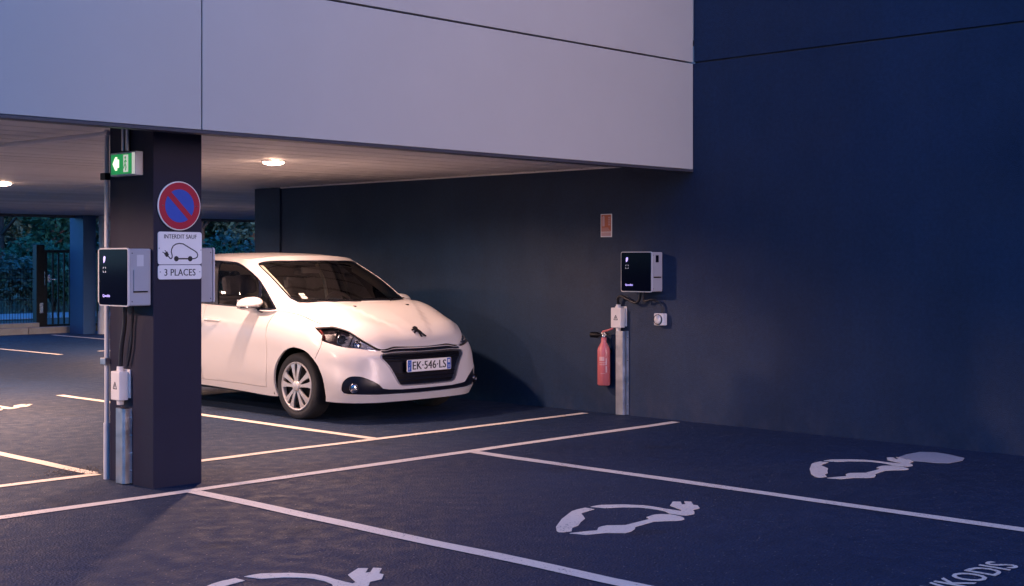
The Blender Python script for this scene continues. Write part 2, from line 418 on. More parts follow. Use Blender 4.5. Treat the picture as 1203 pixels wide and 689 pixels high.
while y < 23.6:
    w_ = min(.262, 23.9 - y); k_ = w_/.262; x1 = XW - .002 if y < 12.6 else (XW - .03 if y < 13.2 else 21.9); tl = random.uniform(-.001, .001)
    MB().prism([(py*k_, pz) for py, pz in slat_prof], -9, x1, lambda u, v, w, y=y, tl=tl: (w, y - YF + u, ZC + v + tl*(u-.135)/.135)).build('ceiling_slat', M[random.choice(('ceiling', 'ceiling2', 'ceiling3'))], can)
    cbox('joint_strip', -9, x1, y + w_ + .001, y + w_ + .037, ZC + .003, ZC + .014, 'slatjoint')
    y += .30
cbox('slat_backing', -9, XW - .002, YF + .055, 13.45, ZC + .0182, ZC + .022, 'trim')
cbox('slat_backing', -9, 21.9, 13.452, 23.9, ZC + .0182, ZC + .022, 'trim')
cbox('ceiling_slab', -9, 22, 13.46, 23.9, ZC + .03, ZC + .30, 'slab', .004)
cbox('edge_trim', -9, 22, 23.905, 23.96, ZC - .05, ZC + .3, 'trim', .004)
cbox('wall_angle_trim', XW - .022, XW - .003, 7.10, 12.94, ZC - .016, ZC - .001, 'ceiling', .002)
cbox('roof_slab', -9, 22, YF + .31, 24.0, 2.60, 6.2, 'trim')

# unseen wing added behind the viewpoint to shade the left of the cladding
blocker = tag(empty('sun_blocker', (-12, -14, 0)), 'pale clad wing added unseen behind the viewpoint to shade the cladding', 'building')
MB().box((-14, -3, -.2), (16.1, 3, 12.2), .02).build('wall', M['fascia'], blocker)
MB().box((-14.1, -3.1, 12.2), (16.2, 3.1, 12.4), .02).build('roof', M['trim'], blocker)
for k in range(7):
    x0 = -12.5 + k*3.8
    fr = MB().box((x0, 3.0, 3.9), (x0+2.2, 3.05, 5.5), .01).build('window', M['trim'], blocker)
    MB().box((x0+.06, 3.052, 3.96), (x0+2.14, 3.058, 5.44)).build('pane', M['screen'], fr)

# ------------------------------------------------------------------ near pillar
pil = tag(MB().box((-.1725, -.261, -.2), (.1725, .261, 2.253), .006).build('pillar', M['pillar']), 'square dark navy pillar standing at the junction of the white bay lines', 'pillar')
pil.location = (4.5925, 7.591, 0)
PX, PYF = 4.42, 7.33

# far pillar by the gate
fp = tag(MB().box((-.13, -.26, -.2), (.13, .26, 2.25), .006).build('pillar', M['skylitpillar']), 'far pillar with blue skylight put in its colour, between the bar gate and the grey downpipe', 'pillar')
fp.location = (12.86, 23.85, 0)

# ------------------------------------------------------------------ ceiling lamps
def ceiling_lamp(x, y, label, energy=34, blend=.52):
    r = tag(empty('ceiling_lamp', (x, y, ZC)), label, 'lamp', 'round ceiling lamps under the canopy')
    MB().lathe([(.090, -.012), (.100, -.012), (.104, -.006), (.104, 0), (.086, 0), (.090, -.012)], n=32).build('lamp_ring', M['greyplastic'], r)
    MB().lathe([(.0, -.036), (.045, -.034), (.074, -.027), (.088, -.018), (.0895, -.012)], n=32).build('diffuser', M['lampglow'], r)
    ld = bpy.data.lights.new('lamp_light', 'SPOT'); ld.energy = energy; ld.color = (1.0, .62, .49); ld.spot_size = R(168); ld.spot_blend = blend; ld.shadow_soft_size = .07
    lo = bpy.data.objects.new('lamp_light', ld); col.objects.link(lo); lo.parent = r; lo.location = (0, 0, -.075)
    return r
ceiling_lamp(6.93, 9.56, 'round lit ceiling lamp above the right side of the white car', 25, .36)
ceiling_lamp(6.79, 14.36, 'round lit ceiling lamp at the far left, cut by the photo edge', 55)
for x, y, e, lb in ((3.9, 11.3, 46, 'left of the white car'), (1.5, 9.0, 50, 'left of the near pillar'), (3.9, 16.2, 50, 'second row from the front, left of the photo'), (1.3, 16.2, 50, 'second row from the front, furthest left'), (6.7, 19.4, 45, 'third row, towards the gate'), (11.6, 18.4, 60, 'behind the end of the dark wall')):
    ceiling_lamp(x, y, 'round lit ceiling lamp outside the photo, ' + lb, e, .12 if x < 1.6 and y < 10 else .52)

# ------------------------------------------------------------------ back of the car park: kerb, fence, gate, verge
verge = MB().box((-60, 24.52, -.2), (90, 120, .10)).build('verge', M['soil']); tag(verge, 'rough planted ground beyond the kerb', kind='structure')
pth = MB().box((-60, 28.6, .05), (90, 31.4, .106)).build('gravel_path', M['path']); tag(pth, 'pale gravel path beyond the fence', kind='structure')
kb = tag(empty('kerb', (4, 24.3, 0)), 'pale concrete kerb along the far edge of the car park', 'kerb')
x = 0.0
while x < 8.2:
    MB().box((x + .004, 0, -.1), (x + .996, .16, .125), .012).build('kerb_stone', M['concrete'], kb); x += 1.0
MB().box((8.204, .03, -.1), (8.60, .19, .085), .012).build('kerb_stone', M['concrete'], kb)
lw = tag(MB().box((-60, 24.47, -.1), (12.30, 24.66, .205), .01).build('low_wall', M['concrete']), 'low grey concrete plinth wall under the wire fence', 'wall')

fen = tag(empty('wire_fence', (4, 24.58, .2)), 'dark vertical wire fence on the low concrete plinth beyond the kerb', 'fence')
b = MB()
k = 0
while k * .055 < 8.25:
    b.tube([(k*.055, 0, 0), (k*.055, 0, 1.05)], .0045, 4, False, False); k += 1
for zz in (.06, .45, .85, 1.02): b.tube([(0, .006, zz), (8.25, .006, zz)], .005, 4, False, False)
tag(b.build('wire_mesh', M['black'], fen), kind='stuff')
for px in (0, 2.5, 5.0, 7.5): MB().box((px-.025, .012, -.05), (px+.025, .06, 1.10), .004).build('fence_post', M['black'], fen)

gate = tag(empty('bar_gate', (12.40, 24.7, 0)), 'black steel bar gate with lever handle, beside the far pillar', 'gate')
MB().box((-.09, -.09, -.05), (.075, .075, 1.70), .006).build('gate_post', M['black'], gate)
MB().box((.10, -.03, .10), (.16, .03, 1.60), .004).build('gate_stile', M['black'], gate)
MB().box((.162, -.028, 1.545), (1.30, .028, 1.60), .004).build('gate_rail', M['black'], gate)
MB().box((.162, -.028, .10), (1.30, .028, .155), .004).build('gate_rail', M['black'], gate)
for i in range(9):
    xx = .285 + i*.118
    MB().box((xx-.016, -.014, .157), (xx+.016, .014, 1.543), .003).build('gate_bar', M['black'], gate)
lk = MB().box((.075, -.055, .90), (.098, -.02, 1.18), .004).build('lock_plate', M['steel'], gate)
MB().box((-.03, -.10, .38), (.04, -.091, .58), .004).build('latch_plate', M['steel'], gate)
h = MB(); h.tube([(.19, -.03, 1.03), (.19, -.075, 1.03), (.32, -.08, 1.025)], .011, 8); h.box((.165, -.04, .97), (.215, -.029, 1.12), .004)
h.build('lever_handle', M['steel'], gate)

# grey downpipe beside the far pillar
dp = tag(empty('downpipe', (13.07, 23.45, 0)), 'grey rainwater downpipe with collars beside the far pillar', 'pipe')
MB().tube([(0, 0, .40), (0, 0, 2.25)], .085, 16).build('pipe', M['greyplastic'], dp)
for zz in (.40, 2.06): MB().tube([(0, 0, zz-.03), (0, 0, zz+.03)], .10, 16).build('collar', M['greyplastic'], dp)
MB().tube([(0, 0, 0), (0, 0, .39)], .105, 16).build('foot_sleeve', M['greyplastic'], dp)

# ================================================================== THINGS ON PILLAR AND WALL
def face_my(X0, Y, Z0):      # onto a face that looks towards -Y
    return lambda x, y, z: (X0 + x, Y - z, Z0 + y)
# -------- no parking roundel
sg = tag(empty('no_parking_sign', (4.594, PYF - .004, 1.737)), 'round red and blue no parking sign on the dark pillar', 'sign')
f0 = face_my(0, 0, 0)
MB().lathe([(0, 0), (.146, 0), (.1525, -.003), (.1525, -.010), (.150, -.012), (0, -.012)], 'y', n=48).build('sign_disc', M['whitesign'], sg)
MB().prism(ngon(0, 0, .1455, 48), .012, .0130, f0).build('red_ring', M['signred'], sg)
MB().prism(ngon(0, 0, .1030, 48), .0132, .0140, f0).build('blue_field', M['signblue'], sg)
s = .0185
bar = []
for a in np.linspace(-.17, .17, 5): bar.append((.1035*math.cos(R(135)+a), .1035*math.sin(R(135)+a)))
for a in np.linspace(-.17, .17, 5): bar.append((.1035*math.cos(R(-45)+a), .1035*math.sin(R(-45)+a)))
MB().prism(bar, .0142, .0150, f0).build('red_bar', M['signred'], sg)
for xx in (-.118, .118): MB().lathe([(0, -.0150), (.004, -.0150), (.004, -.0125)], 'y', (xx, 0, .0), 8).build('rivet', M['steel'], sg)

def round_rect(w, h, r, n=4):
    p = []
    for cx, cy, a0 in ((w-r, r, -90), (w-r, h-r, 0), (r, h-r, 90), (r, r, 180)):
        for k in range(n+1): a = R(a0 + 90*k/n); p.append((cx + r*math.cos(a), cy + r*math.sin(a)))
    return p
# -------- plate with car and plug
W1, H1 = .312, .202
pl = tag(empty('sign_plate', (4.446, PYF - .004, 1.374)), 'white plate reading INTERDIT SAUF with a car and plug drawing', 'sign')
MB().prism(round_rect(W1, H1, .016), 0, .006, f0).build('plate', M['whitesign'], pl)
letters('lettering', 'INTERDIT SAUF', .232, .026, face_my(.042, -.0066, .160), M['signblack'], pl, .0006)
def PX1(a, c): return ((a-54)/262*W1, (558-c)/206*H1)
pic = [PX1(*q) for q in ((105,495),(116,508),(124,519),(131,522),(137,514),(137,500),(132,480),(134,462),(142,443),(158,430),(180,425),(203,428),(222,440),(245,455),(270,470),(286,483),(291,497),(288,511),(277,519),(262,522),(245,522))]
b = MB()
for q in ribbon(pic, .0068): b.prism(q, .0062, .0068, f0)
for x, y in pic: b.prism(ngon(x, y, .0034, 10), .0062, .00678, f0)
for q in ribbon([PX1(162, 522), PX1(245, 522)], .0085): b.prism(q, .0062, .00683, f0)
for cx in (162, 245): b.prism(ngon(*PX1(cx, 522), .0165, 20), .0062, .00687, f0)
b.prism([PX1(*q) for q in ((88,488),(108,476),(118,497),(108,512),(100,509))], .0062, .00673, f0)
for q in ribbon([PX1(92, 486), PX1(80, 480)], .0045) + ribbon([PX1(102, 479), PX1(94, 469)], .0045): b.prism(q, .0062, .00675, f0)
b.build('car_drawing', M['signblack'], pl)
for xx, yy in ((.007, .10), (W1-.007, .09)): MB().lathe([(0, -.0085), (.003, -.0085), (.003, -.006)], 'y', (xx, 0, yy), 8).build('screw', M['steel'], pl)
# -------- lower plate
W2, H2 = .310, .088
p2 = tag(empty('sign_plate', (4.4465, PYF - .004, 1.282)), 'narrow white plate reading 3 PLACES below the car drawing', 'sign')
MB().prism(round_rect(W2, H2, .016), 0, .006, f0).build('plate', M['whitesign'], p2)
letters('lettering', '3 PLACES', .222, .042, face_my(.044, -.0066, .022), M['signblack'], p2, .0009)
for xx in (.014, W2-.014): MB().lathe([(0, -.0085), (.003, -.0085), (.003, -.006)], 'y', (xx, 0, .046), 8).build('screw', M['steel'], p2)

# -------- emergency exit light on the pillar's left face
ex = tag(empty('exit_light', (PX, 7.591, 1.925), -PI/2), 'lit green emergency exit light with arrow on the pillar', 'exit sign')
fx_ = lambda x, y, z: (x, -z, y)          # facing local -Y
MB().box((-.150, -.058, 0), (.150, -.001, .148), .006).build('casing', M['greyplastic'], ex)
MB().prism([(-.138, .012), (.108, .012), (.108, .136), (-.138, .136)], .0585, .0600, fx_).build('green_face', M['exitgreen'], ex)
MB().prism([(-.118, .078), (-.085, .120), (-.062, .120), (-.062, .104), (-.040, .104), (-.040, .052), (-.062, .052), (-.062, .036), (-.085, .036)], .0603, .0612, fx_).build('arrow', M['exitwhite'], ex)
MB().prism([(.012, .022), (.070, .022), (.070, .130), (.012, .130)], .0603, .0610, fx_).build('door_picture', M['exitwhite2'], ex)
b = MB(); b.prism(ngon(.036, .112, .0085, 10), .0613, .0618, fx_)
for q in ribbon([(.038, .100), (.034, .074), (.046, .055), (.040, .032)], .009) + ribbon([(.034, .074), (.022, .058), (.016, .045)], .008) + ribbon([(.038, .096), (.024, .084)], .006) + ribbon([(.038, .096), (.052, .086)], .006): b.prism(q, .0613, .0617, fx_)
b.build('running_figure', M['exitgreen'], ex)
MB().prism([(.112, .008), (.144, .008), (.144, .140), (.112, .140)], .0585, .0600, fx_).build('light_strip', M['exitwhite2'], ex)

cd = tag(MB().tube([(0, 0, 0), (0, 0, .165)], .012, 10).build('conduit', M['galv']), 'left of two short conduits above the green exit light', 'conduit', 'short conduits above the exit light')
cd.location = (PX - .016, 7.655, 2.085)
c2 = cd.copy(); col.objects.link(c2); c2.location = (PX - .016, 7.605, 2.085); c2['label'] = 'right of two short conduits above the green exit light'

# -------- drain pipe on the pillar and its run under the ceiling
dr = tag(empty('conduit_pipe', (4.416, 7.880, 0)), 'pale vertical pipe with clamps up the far left edge of the pillar', 'pipe')
MB().tube([(0, 0, .35), (0, 0, 2.235)], .0155, 12).build('pipe', M['greyplastic'], dr)
MB().tube([(0, 0, 0), (0, 0, .36)], .021, 12).build('foot_sleeve', M['greyplastic'], dr)
for zz in (.755, 1.935):
    MB().box((-.032, -.034, zz-.022), (.028, .030, zz+.022), .004).build('clamp', M['galv' if zz < 1 else 'black'], dr)
hp = tag(MB().tube([(0, 0, 0), (-.10, 2.2, 0), (-.16, 5.2, 0)], .0165, 12).build('conduit_pipe', M['whitesign']), 'pale pipe running back under the ceiling from the pillar top', 'pipe')
hp.location = (4.416, 7.86, ZC - .045)

# -------- charging stations
def charger(loc, rz, label, side):
    r = tag(empty('charging_station', loc, rz), label, 'charger', 'wall mounted charging stations')
    MB().box((-.170, -.148, .004), (.170, -.001, .353), .008).build('casing', M['silver'], r)
    MB().prism([(x-.174, y) for x, y in round_rect(.348, .357, .018)], .149, .160, fx_).build('front_rim', M['greyplastic'], r)
    MB().prism([(x-.166, y+.008) for x, y in round_rect(.332, .341, .012)], .1605, .1635, fx_).build('front_panel', M['screen'], r)
    fl = [(-.112,.303),(-.100,.308),(-.088,.303),(-.092,.282),(-.100,.270),(-.112,.264),(-.114,.284)]
    MB().prism(fl, .1637, .1642, fx_).build('leaf_logo', M['logo'], r)
    b = MB()
    for cx, cy, sx, sy in ((-.118, .240, 1, -1), (-.084, .240, -1, -1), (-.118, .206, 1, 1), (-.084, .206, -1, 1)):
        b.box((cx, -.1642, cy), (cx+sx*.011, -.1637, cy+sy*.004)); b.box((cx, -.1644, cy+sy*.0045), (cx+sx*.004, -.1637, cy+sy*.011))
    b.build('scan_mark', M['logodim'], r)
    letters('lettering', 'Qovoltis', .088, .020, lambda x, y, z: (-.122+x, -.1642-z, .052+y), M['logo'], r, .0008)
    for sx in (1, -1):
        fs = lambda x, y, z, sx=sx: (sx*(.170+z), -.145+x, y)     # a side: x from the front edge to the wall
        for yy in (.030, .325): MB().prism(ngon(.014, yy, .0035, 8), 0, .0015, fs).build('screw', M['black'], r)
        if side == 'flap' and sx == 1:
            MB().prism([(.022, .095), (.118, .095), (.118, .225), (.022, .225)], .0005, .0105, fs).build('socket_flap', M['silver'], r)
            MB().prism([(.022, .086), (.118, .086), (.118, .094), (.022, .094)], .0005, .006, fs).build('flap_gap', M['black'], r)
            MB().prism([(.046, .245), (.092, .245), (.092, .315), (.046, .315)], .0002, .0012, fs).build('meter_window', M['greyplastic'], r)
        elif sx == 1:
            MB().prism([(.046, .262), (.088, .262), (.088, .325), (.046, .325)], .0002, .0012, fs).build('meter_window', M['screen'], r)
            MB().prism([(.018, .126), (.118, .126), (.118, .136), (.018, .136)], .0002, .0035, fs).build('flap_gap', M['black'], r)
            MB().prism([(.018, .139), (.118, .139), (.118, .238), (.018, .238)], .0004, .004, fs).build('socket_flap', M['silver'], r)
    return r
charger((PX, 7.524, 1.118), -PI/2, 'charging station with black glass front on the left face of the pillar', 'flap')
charger((XW, 7.510, 1.119), -PI/2, 'charging station with black glass front on the long dark wall', 'slit')
charger((4.765, 7.60, 1.125), PI/2, 'charging station seen edge on at the right of the pillar, before the car', 'slit')
charger((4.60, 7.852, 1.118), PI, 'charging station on the back of the pillar, only its left edge showing', 'slit')

# -------- junction boxes, cable guards, socket
def junction_box(loc, label, w, h, d):
    r = tag(empty('junction_box', loc, -PI/2), label, 'junction box', 'cable junction boxes')
    MB().box((-w/2, -d, 0), (w/2, -.012, h), .005).build('box_lid', M['socketwhite'], r)
    MB().box((-w/2-.004, -.0115, .012), (w/2+.016, -.0005, h+.012), .004).build('back_plate', M['socketwhite'], r)
    for zz, sg_ in ((h, 1), (0, -1)):
        MB().tube([(0, -d/2, zz), (0, -d/2, zz+sg_*.030)], [.024, .021], 10).build('cable_gland', M['socketwhite'], r)
    b = MB(); tri = [(-.022, h*.40), (.022, h*.40), (0, h*.40+.042)]
    for q in ribbon(tri + tri[:1], .0055): b.prism(q, d+.0004, d+.001, fx_)
    for q in ribbon([(0, h*.40+.008), (0, h*.40+.027)], .006): b.prism(q, d+.0004, d+.001, fx_)
    b.build('warning_mark', M['signblack'], r)
    return r
junction_box((PX, 7.655, .525), 'pale junction box with warning triangle, low on the near pillar', .105, .180, .075)
junction_box((XW, 7.815, .790), 'pale junction box with warning triangle on the wall above the extinguisher', .115, .180, .075)

def cable_guard(loc, label, w, h):
    r = tag(empty('cable_guard', loc, -PI/2), label, 'cable guard', 'galvanised cable guards')
    b = MB(); prof = [(-w/2-.018, .001), (-w/2, .001), (-w/2, .040), (-w/2+.012, .052), (w/2-.012, .052), (w/2, .040), (w/2, .001), (w/2+.018, .001), (w/2+.018, .004), (w/2+.003, .004), (w/2+.003, .042), (w/2-.010, .055), (-w/2+.010, .055), (-w/2-.003, .042), (-w/2-.003, .004), (-w/2-.018, .004)]
    b.prism(prof, 0, h, lambda x, y, z: (x, -y, z)); b.build('channel', M['galv'], r)
    for zz in np.linspace(.08, h-.06, 4):
        for sx in (-1, 1): MB().lathe([(0, -.010), (.005, -.010), (.006, -.004)], 'y', (sx*(w/2+.0105), 0, zz), 8).build('bolt', M['steel'], r)
    return r
cable_guard((PX, 7.640, .006), 'galvanised cable guard below the junction box on the near pillar', .098, .468)
cable_guard((XW, 7.790, .006), 'galvanised cable guard on the wall beside the red extinguisher', .098, .755)

def bez(p, n=10):
    out = []
    P = [Vector(q) for q in p]
    for i in range(len(P)-1):
        a, b_, c, d = P[max(i-1, 0)], P[i], P[i+1], P[min(i+2, len(P)-1)]
        for k in range(n):
            t = k/n; out.append(.5*((2*b_) + (c-a)*t + (2*a-5*b_+4*c-d)*t*t + (3*b_-a-3*c+d)*t**3))
    out.append(P[-1]); return out
def cable(pts, label, r=.011, loc=(0, 0, 0)):
    o = tag(MB().tube(bez([(p[0]-loc[0], p[1]-loc[1], p[2]-loc[2]) for p in pts]), r, 8).build('cable', M['cable']), label, 'cable', 'black charger cables'); o.location = loc; return o
x = PX - .05
cable([(x, 7.58, 1.122), (x+.01, 7.60, 1.0), (x+.01, 7.635, .86), (PX-.037, 7.655, .735)], 'thick black cable from the pillar charger down to its junction box', .014, (PX, 7.6, 1.1))
cable([(x+.02, 7.52, 1.122), (x+.03, 7.545, 1.0), (x+.03, 7.56, .86), (PX-.02, 7.60, .74)], 'thin black cable hanging at the right below the pillar charger', .009, (PX, 7.55, 1.1))
x = XW - .06
cable([(x, 7.545, 1.122), (x, 7.555, 1.05), (x, 7.60, 1.02), (x, 7.68, 1.045), (x, 7.76, 1.075), (x+.01, 7.81, 1.055), (XW-.037, 7.815, 1.0)], 'black cable looping left from the wall charger to the junction box', .013, (XW, 7.6, 1.1))
cable([(x, 7.52, 1.122), (x, 7.515, 1.06), (x, 7.49, 1.035), (x+.005, 7.43, 1.05), (x+.02, 7.365, 1.04), (XW-.03, 7.325, .99), (XW-.03, 7.325, .938)], 'black cable curving right from the wall charger to the white socket', .009, (XW, 7.45, 1.1))

so = tag(empty('socket', (XW, 7.340, .826), -PI/2), 'small white outdoor socket on the wall below the charger', 'socket')
MB().box((-.052, -.062, 0), (.052, -.001, .106), .008).build('socket_body', M['socketwhite'], so)
for yy in (.020, .036, .050): MB().box((.0522, -yy-.003, .006), (.055, -yy+.003, .100), .001).build('rib', M['socketwhite'], so)
MB().lathe([(0, -.072), (.034, -.071), (.040, -.066), (.040, -.062)], 'y', (-.004, 0, .052), 24).build('round_cover', M['socketwhite'], so)
b = MB(); b.lathe([(.041, -.0625), (.044, -.0700), (.047, -.0625)], 'y', (-.004, 0, .052), 24); b.build('cover_ring', M['black'], so)
MB().box((-.016, -.076, .062), (.010, -.0725, .090), .002).build('hinge_lug', M['greyplastic'], so)

# -------- fire extinguisher
exr = tag(empty('fire_extinguisher', (XW - .075, 7.955, .262)), 'red fire extinguisher with black horn hanging on the dark wall', 'fire extinguisher')
MB().lathe([(0, 0), (.050, 0), (.058, .010), (.058, .315), (.054, .338), (.040, .365), (.028, .385), (.024, .40), (.024, .435), (0, .435)], n=28).build('cylinder', M['red'], exr)
b = MB(); b.lathe([(.0585, .12), (.0587, .25)], n=40)
lab = MB()
th = np.linspace(R(175), R(262), 10)
def wrap(z0, z1, a0, a1, r=.0588):
    a = np.linspace(R(a0), R(a1), 10); vs = [(r*math.cos(t), r*math.sin(t), z0) for t in a] + [(r*math.cos(t), r*math.sin(t), z1) for t in a]
    lab.add(vs, [(i, i+1, 11+i, 10+i) for i in range(9)], True)
wrap(.225, .262, 178, 225); wrap(.205, .212, 178, 250); wrap(.188, .194, 178, 240); wrap(.110, .114, 190, 235); wrap(.120, .178, 236, 250); wrap(.19, .25, 236, 250)
lab.build('printed_label', M['label'], exr)
v = MB(); v.lathe([(.018, .436), (.020, .455), (.014, .470), (0, .470)], n=14); v.box((-.014, -.030, .452), (.014, .022, .478), .003); v.build('valve_head', M['steel'], exr)
MB().tube([(0, .022, .472), (0, .008, .490), (0, -.050, .502), (0, -.105, .520)], [.007, .009, .009, .008], 8).build('lever', M['red'], exr)
MB().tube([(0, -.004, .470), (0, -.045, .468), (-.006, -.075, .455)], [.006, .006, .005], 8).build('carry_handle', M['black'], exr)
MB().tube([(-.012, .020, .458), (-.014, .045, .456), (-.014, .060, .456), (-.014, .135, .455)], [.012, .016, .026, .027], 14).build('horn', M['black'], exr)
MB().box((.050, -.035, .30), (.0745, .035, .325), .003).build('wall_bracket', M['black'], exr)

# -------- orange notice on the wall
nt_ = tag(empty('fire_notice', (XW, 7.986, 1.612), -PI/2), 'small orange fire instruction notice with white border on the wall', 'notice')
MB().prism([(-.066, 0), (.066, 0), (.066, .212), (-.066, .212)], .0005, .004, fx_).build('notice_board', M['whitesign'], nt_)
MB().prism([(-.058, .050), (.058, .050), (.058, .204), (-.058, .204)], .0042, .0048, fx_).build('orange_print', M['orange'], nt_)
b = MB(); b.prism([(-.046, .098), (-.046, .182), (-.036, .196), (-.026, .196), (-.018, .182), (-.018, .098)], .005, .0055, fx_)
for i in range(5): b.box((.024, -.0055, .108 + i*.017), (.046, -.005, .116 + i*.017))
for i in range(3): b.box((-.050, -.0055, .058 + i*.011), (.050 - i*.012, -.005, .063 + i*.011))
b.build('print', M['label'], nt_)
MB().prism([(-.058, .009), (.058, .009), (.058, .044), (-.058, .044)], .0042, .0047, fx_).build('pale_print', M['label'], nt_)

# -------- crushed stones washed up behind the pillar foot
b = MB(); rg = random.Random(5)
for i in range(380):
    X, Y = rg.gauss(4.45, .16), rg.gauss(8.27, .09)
    s_ = rg.uniform(.003, .0075)
    p = [(X+s_*rg.uniform(.5, 1.2)*q[0], Y+s_*rg.uniform(.5, 1.2)*q[1], max(0.0005, s_*.5+s_*rg.uniform(.4, .9)*q[2])) for q in ((1,0,0),(0,1,0),(-1,0,0),(0,-1,0),(0,0,1),(0,0,-1))]
    b.add(p, [(0,1,4),(1,2,4),(2,3,4),(3,0,4),(1,0,5),(2,1,5),(3,2,5),(0,3,5)])
tag(b.build('gravel', M['gravel']), 'loose crushed stones on the asphalt behind the pillar foot', 'gravel', kind='stuff')

# ---- car body surfaces: nets of control points, interpolated smoothly (half car, y>0 is the car's left)
BELT = [  # stations from the nose centre round the corner and back; rows from the bottom lip to the shoulder
 [(.755,0,.175),(.795,0,.275),(.795,0,.44),(.768,0,.56),(.725,0,.632)],
 [(.745,.30,.175),(.785,.31,.275),(.783,.31,.44),(.755,.31,.565),(.712,.29,.636)],
 [(.685,.57,.175),(.725,.59,.275),(.712,.595,.45),(.685,.60,.58),(.69,.485,.638)],
 [(.625,.668,.176),(.663,.70,.28),(.648,.70,.462),(.612,.692,.608),(.615,.592,.708)],
 [(.545,.745,.178),(.58,.775,.285),(.56,.775,.475),(.52,.765,.63),(.495,.657,.785)],
 [(.38,.815,.185),(.40,.838,.30),(.38,.848,.51),(.33,.825,.71),(.25,.745,.84)],
 [(0,.825,.195),(0,.858,.315),(0,.870,.55),(0,.85,.775),(-.02,.775,.91)],
 [(-.40,.815,.18),(-.42,.848,.31),(-.42,.865,.56),(-.42,.856,.80),(-.34,.80,.945)],
 [(-.90,.808,.195),(-.90,.843,.32),(-.90,.866,.57),(-.90,.855,.81),(-.90,.812,.957)],
 [(-1.5,.808,.21),(-1.5,.843,.32),(-1.5,.866,.58),(-1.5,.855,.82),(-1.5,.81,.972)],
 [(-2.1,.815,.21),(-2.1,.848,.32),(-2.1,.869,.58),(-2.1,.86,.83),(-2.1,.80,.988)],
 [(-2.54,.825,.2),(-2.54,.858,.33),(-2.54,.872,.58),(-2.54,.855,.84),(-2.54,.76,1.005)],
 [(-2.87,.795,.22),(-2.91,.825,.34),(-2.92,.835,.58),(-2.90,.80,.84),(-2.82,.69,1.012)],
 [(-3.05,.66,.25),(-3.11,.69,.36),(-3.12,.69,.58),(-3.08,.66,.83),(-2.99,.57,1.01)],
 [(-3.12,.38,.25),(-3.18,.39,.36),(-3.17,.39,.58),(-3.13,.37,.83),(-3.05,.33,1.0)],
 [(-3.14,0,.25),(-3.195,0,.36),(-3.185,0,.58),(-3.145,0,.83),(-3.06,0,1.0)],
]
GREEN = [ # glasshouse, windscreen centre to rear window centre; rows base, middle, upper, gutter
 [(-.06,0,1.016),(-.48,0,1.255),(-.83,0,1.415),(-.90,0,1.445)],
 [(-.09,.32,1.012),(-.50,.29,1.25),(-.845,.27,1.41),(-.91,.265,1.441)],
 [(-.185,.625,1.0),(-.58,.585,1.235),(-.89,.55,1.385),(-.955,.535,1.42)],
 [(-.315,.795,.95),(-.65,.73,1.19),(-.93,.655,1.345),(-1.03,.605,1.41)],
 [(-.90,.812,.957),(-1.03,.765,1.19),(-1.17,.685,1.365),(-1.22,.61,1.425)],
 [(-1.45,.81,.972),(-1.48,.765,1.19),(-1.52,.685,1.38),(-1.55,.61,1.436)],
 [(-2.1,.80,.988),(-2.08,.75,1.20),(-2.06,.67,1.375),(-2.05,.595,1.428)],
 [(-2.6,.765,1.007),(-2.56,.71,1.20),(-2.5,.63,1.35),(-2.46,.56,1.40)],
 [(-2.83,.685,1.014),(-2.79,.635,1.20),(-2.73,.575,1.325),(-2.69,.52,1.38)],
 [(-2.99,.57,1.01),(-2.93,.52,1.19),(-2.84,.48,1.315),(-2.79,.46,1.365)],
 [(-3.05,.33,1.0),(-3.00,.30,1.19),(-2.90,.29,1.32),(-2.84,.28,1.375)],
 [(-3.06,0,1.0),(-3.02,0,1.19),(-2.92,0,1.325),(-2.86,0,1.38)],
]
HOODC = [(.725,0,.632),(.69,0,.715),(.61,0,.785),(.45,0,.865),(.24,0,.945),(.02,0,1.0),(-.06,0,1.016)]
ROOFC = [(-.90,0,1.445),(-1.2,0,1.468),(-1.55,0,1.477),(-2.0,0,1.463),(-2.45,0,1.425),(-2.86,0,1.38)]

def hermite(P, tk, t, mirror0=False, mirror1=False):
    """P (n,...,3) control points at knots tk, evaluated at t"""
    P=np.asarray(P,float); n=len(P)
    m=np.zeros_like(P)
    for i in range(n):
        if 0<i<n-1:
            d0=(P[i]-P[i-1])/(tk[i]-tk[i-1]); d1=(P[i+1]-P[i])/(tk[i+1]-tk[i])
            h0=tk[i]-tk[i-1]; h1=tk[i+1]-tk[i]
            m[i]=(d0*h1+d1*h0)/(h0+h1)
        elif i==0:
            d=(P[1]-P[0])/(tk[1]-tk[0]); m[0]=d
            if mirror0: m[0]=d*np.array([0,1,0])
        else:
            d=(P[-1]-P[-2])/(tk[-1]-tk[-2]); m[-1]=d
            if mirror1: m[-1]=d*np.array([0,1,0])
    t=np.clip(np.asarray(t,float),tk[0],tk[-1])
    k=np.clip(np.searchsorted(tk,t,side='right')-1,0,n-2)
    h=(tk[k+1]-tk[k]); u=(t-tk[k])/h
    sh=u.shape+(1,)*(P.ndim-1)
    u=u.reshape(sh); h=h.reshape(sh)
    return ((2*u**3-3*u**2+1)*P[k]+(u**3-2*u**2+u)*h*m[k]+(-2*u**3+3*u**2)*P[k+1]+(u**3-u**2)*h*m[k+1])

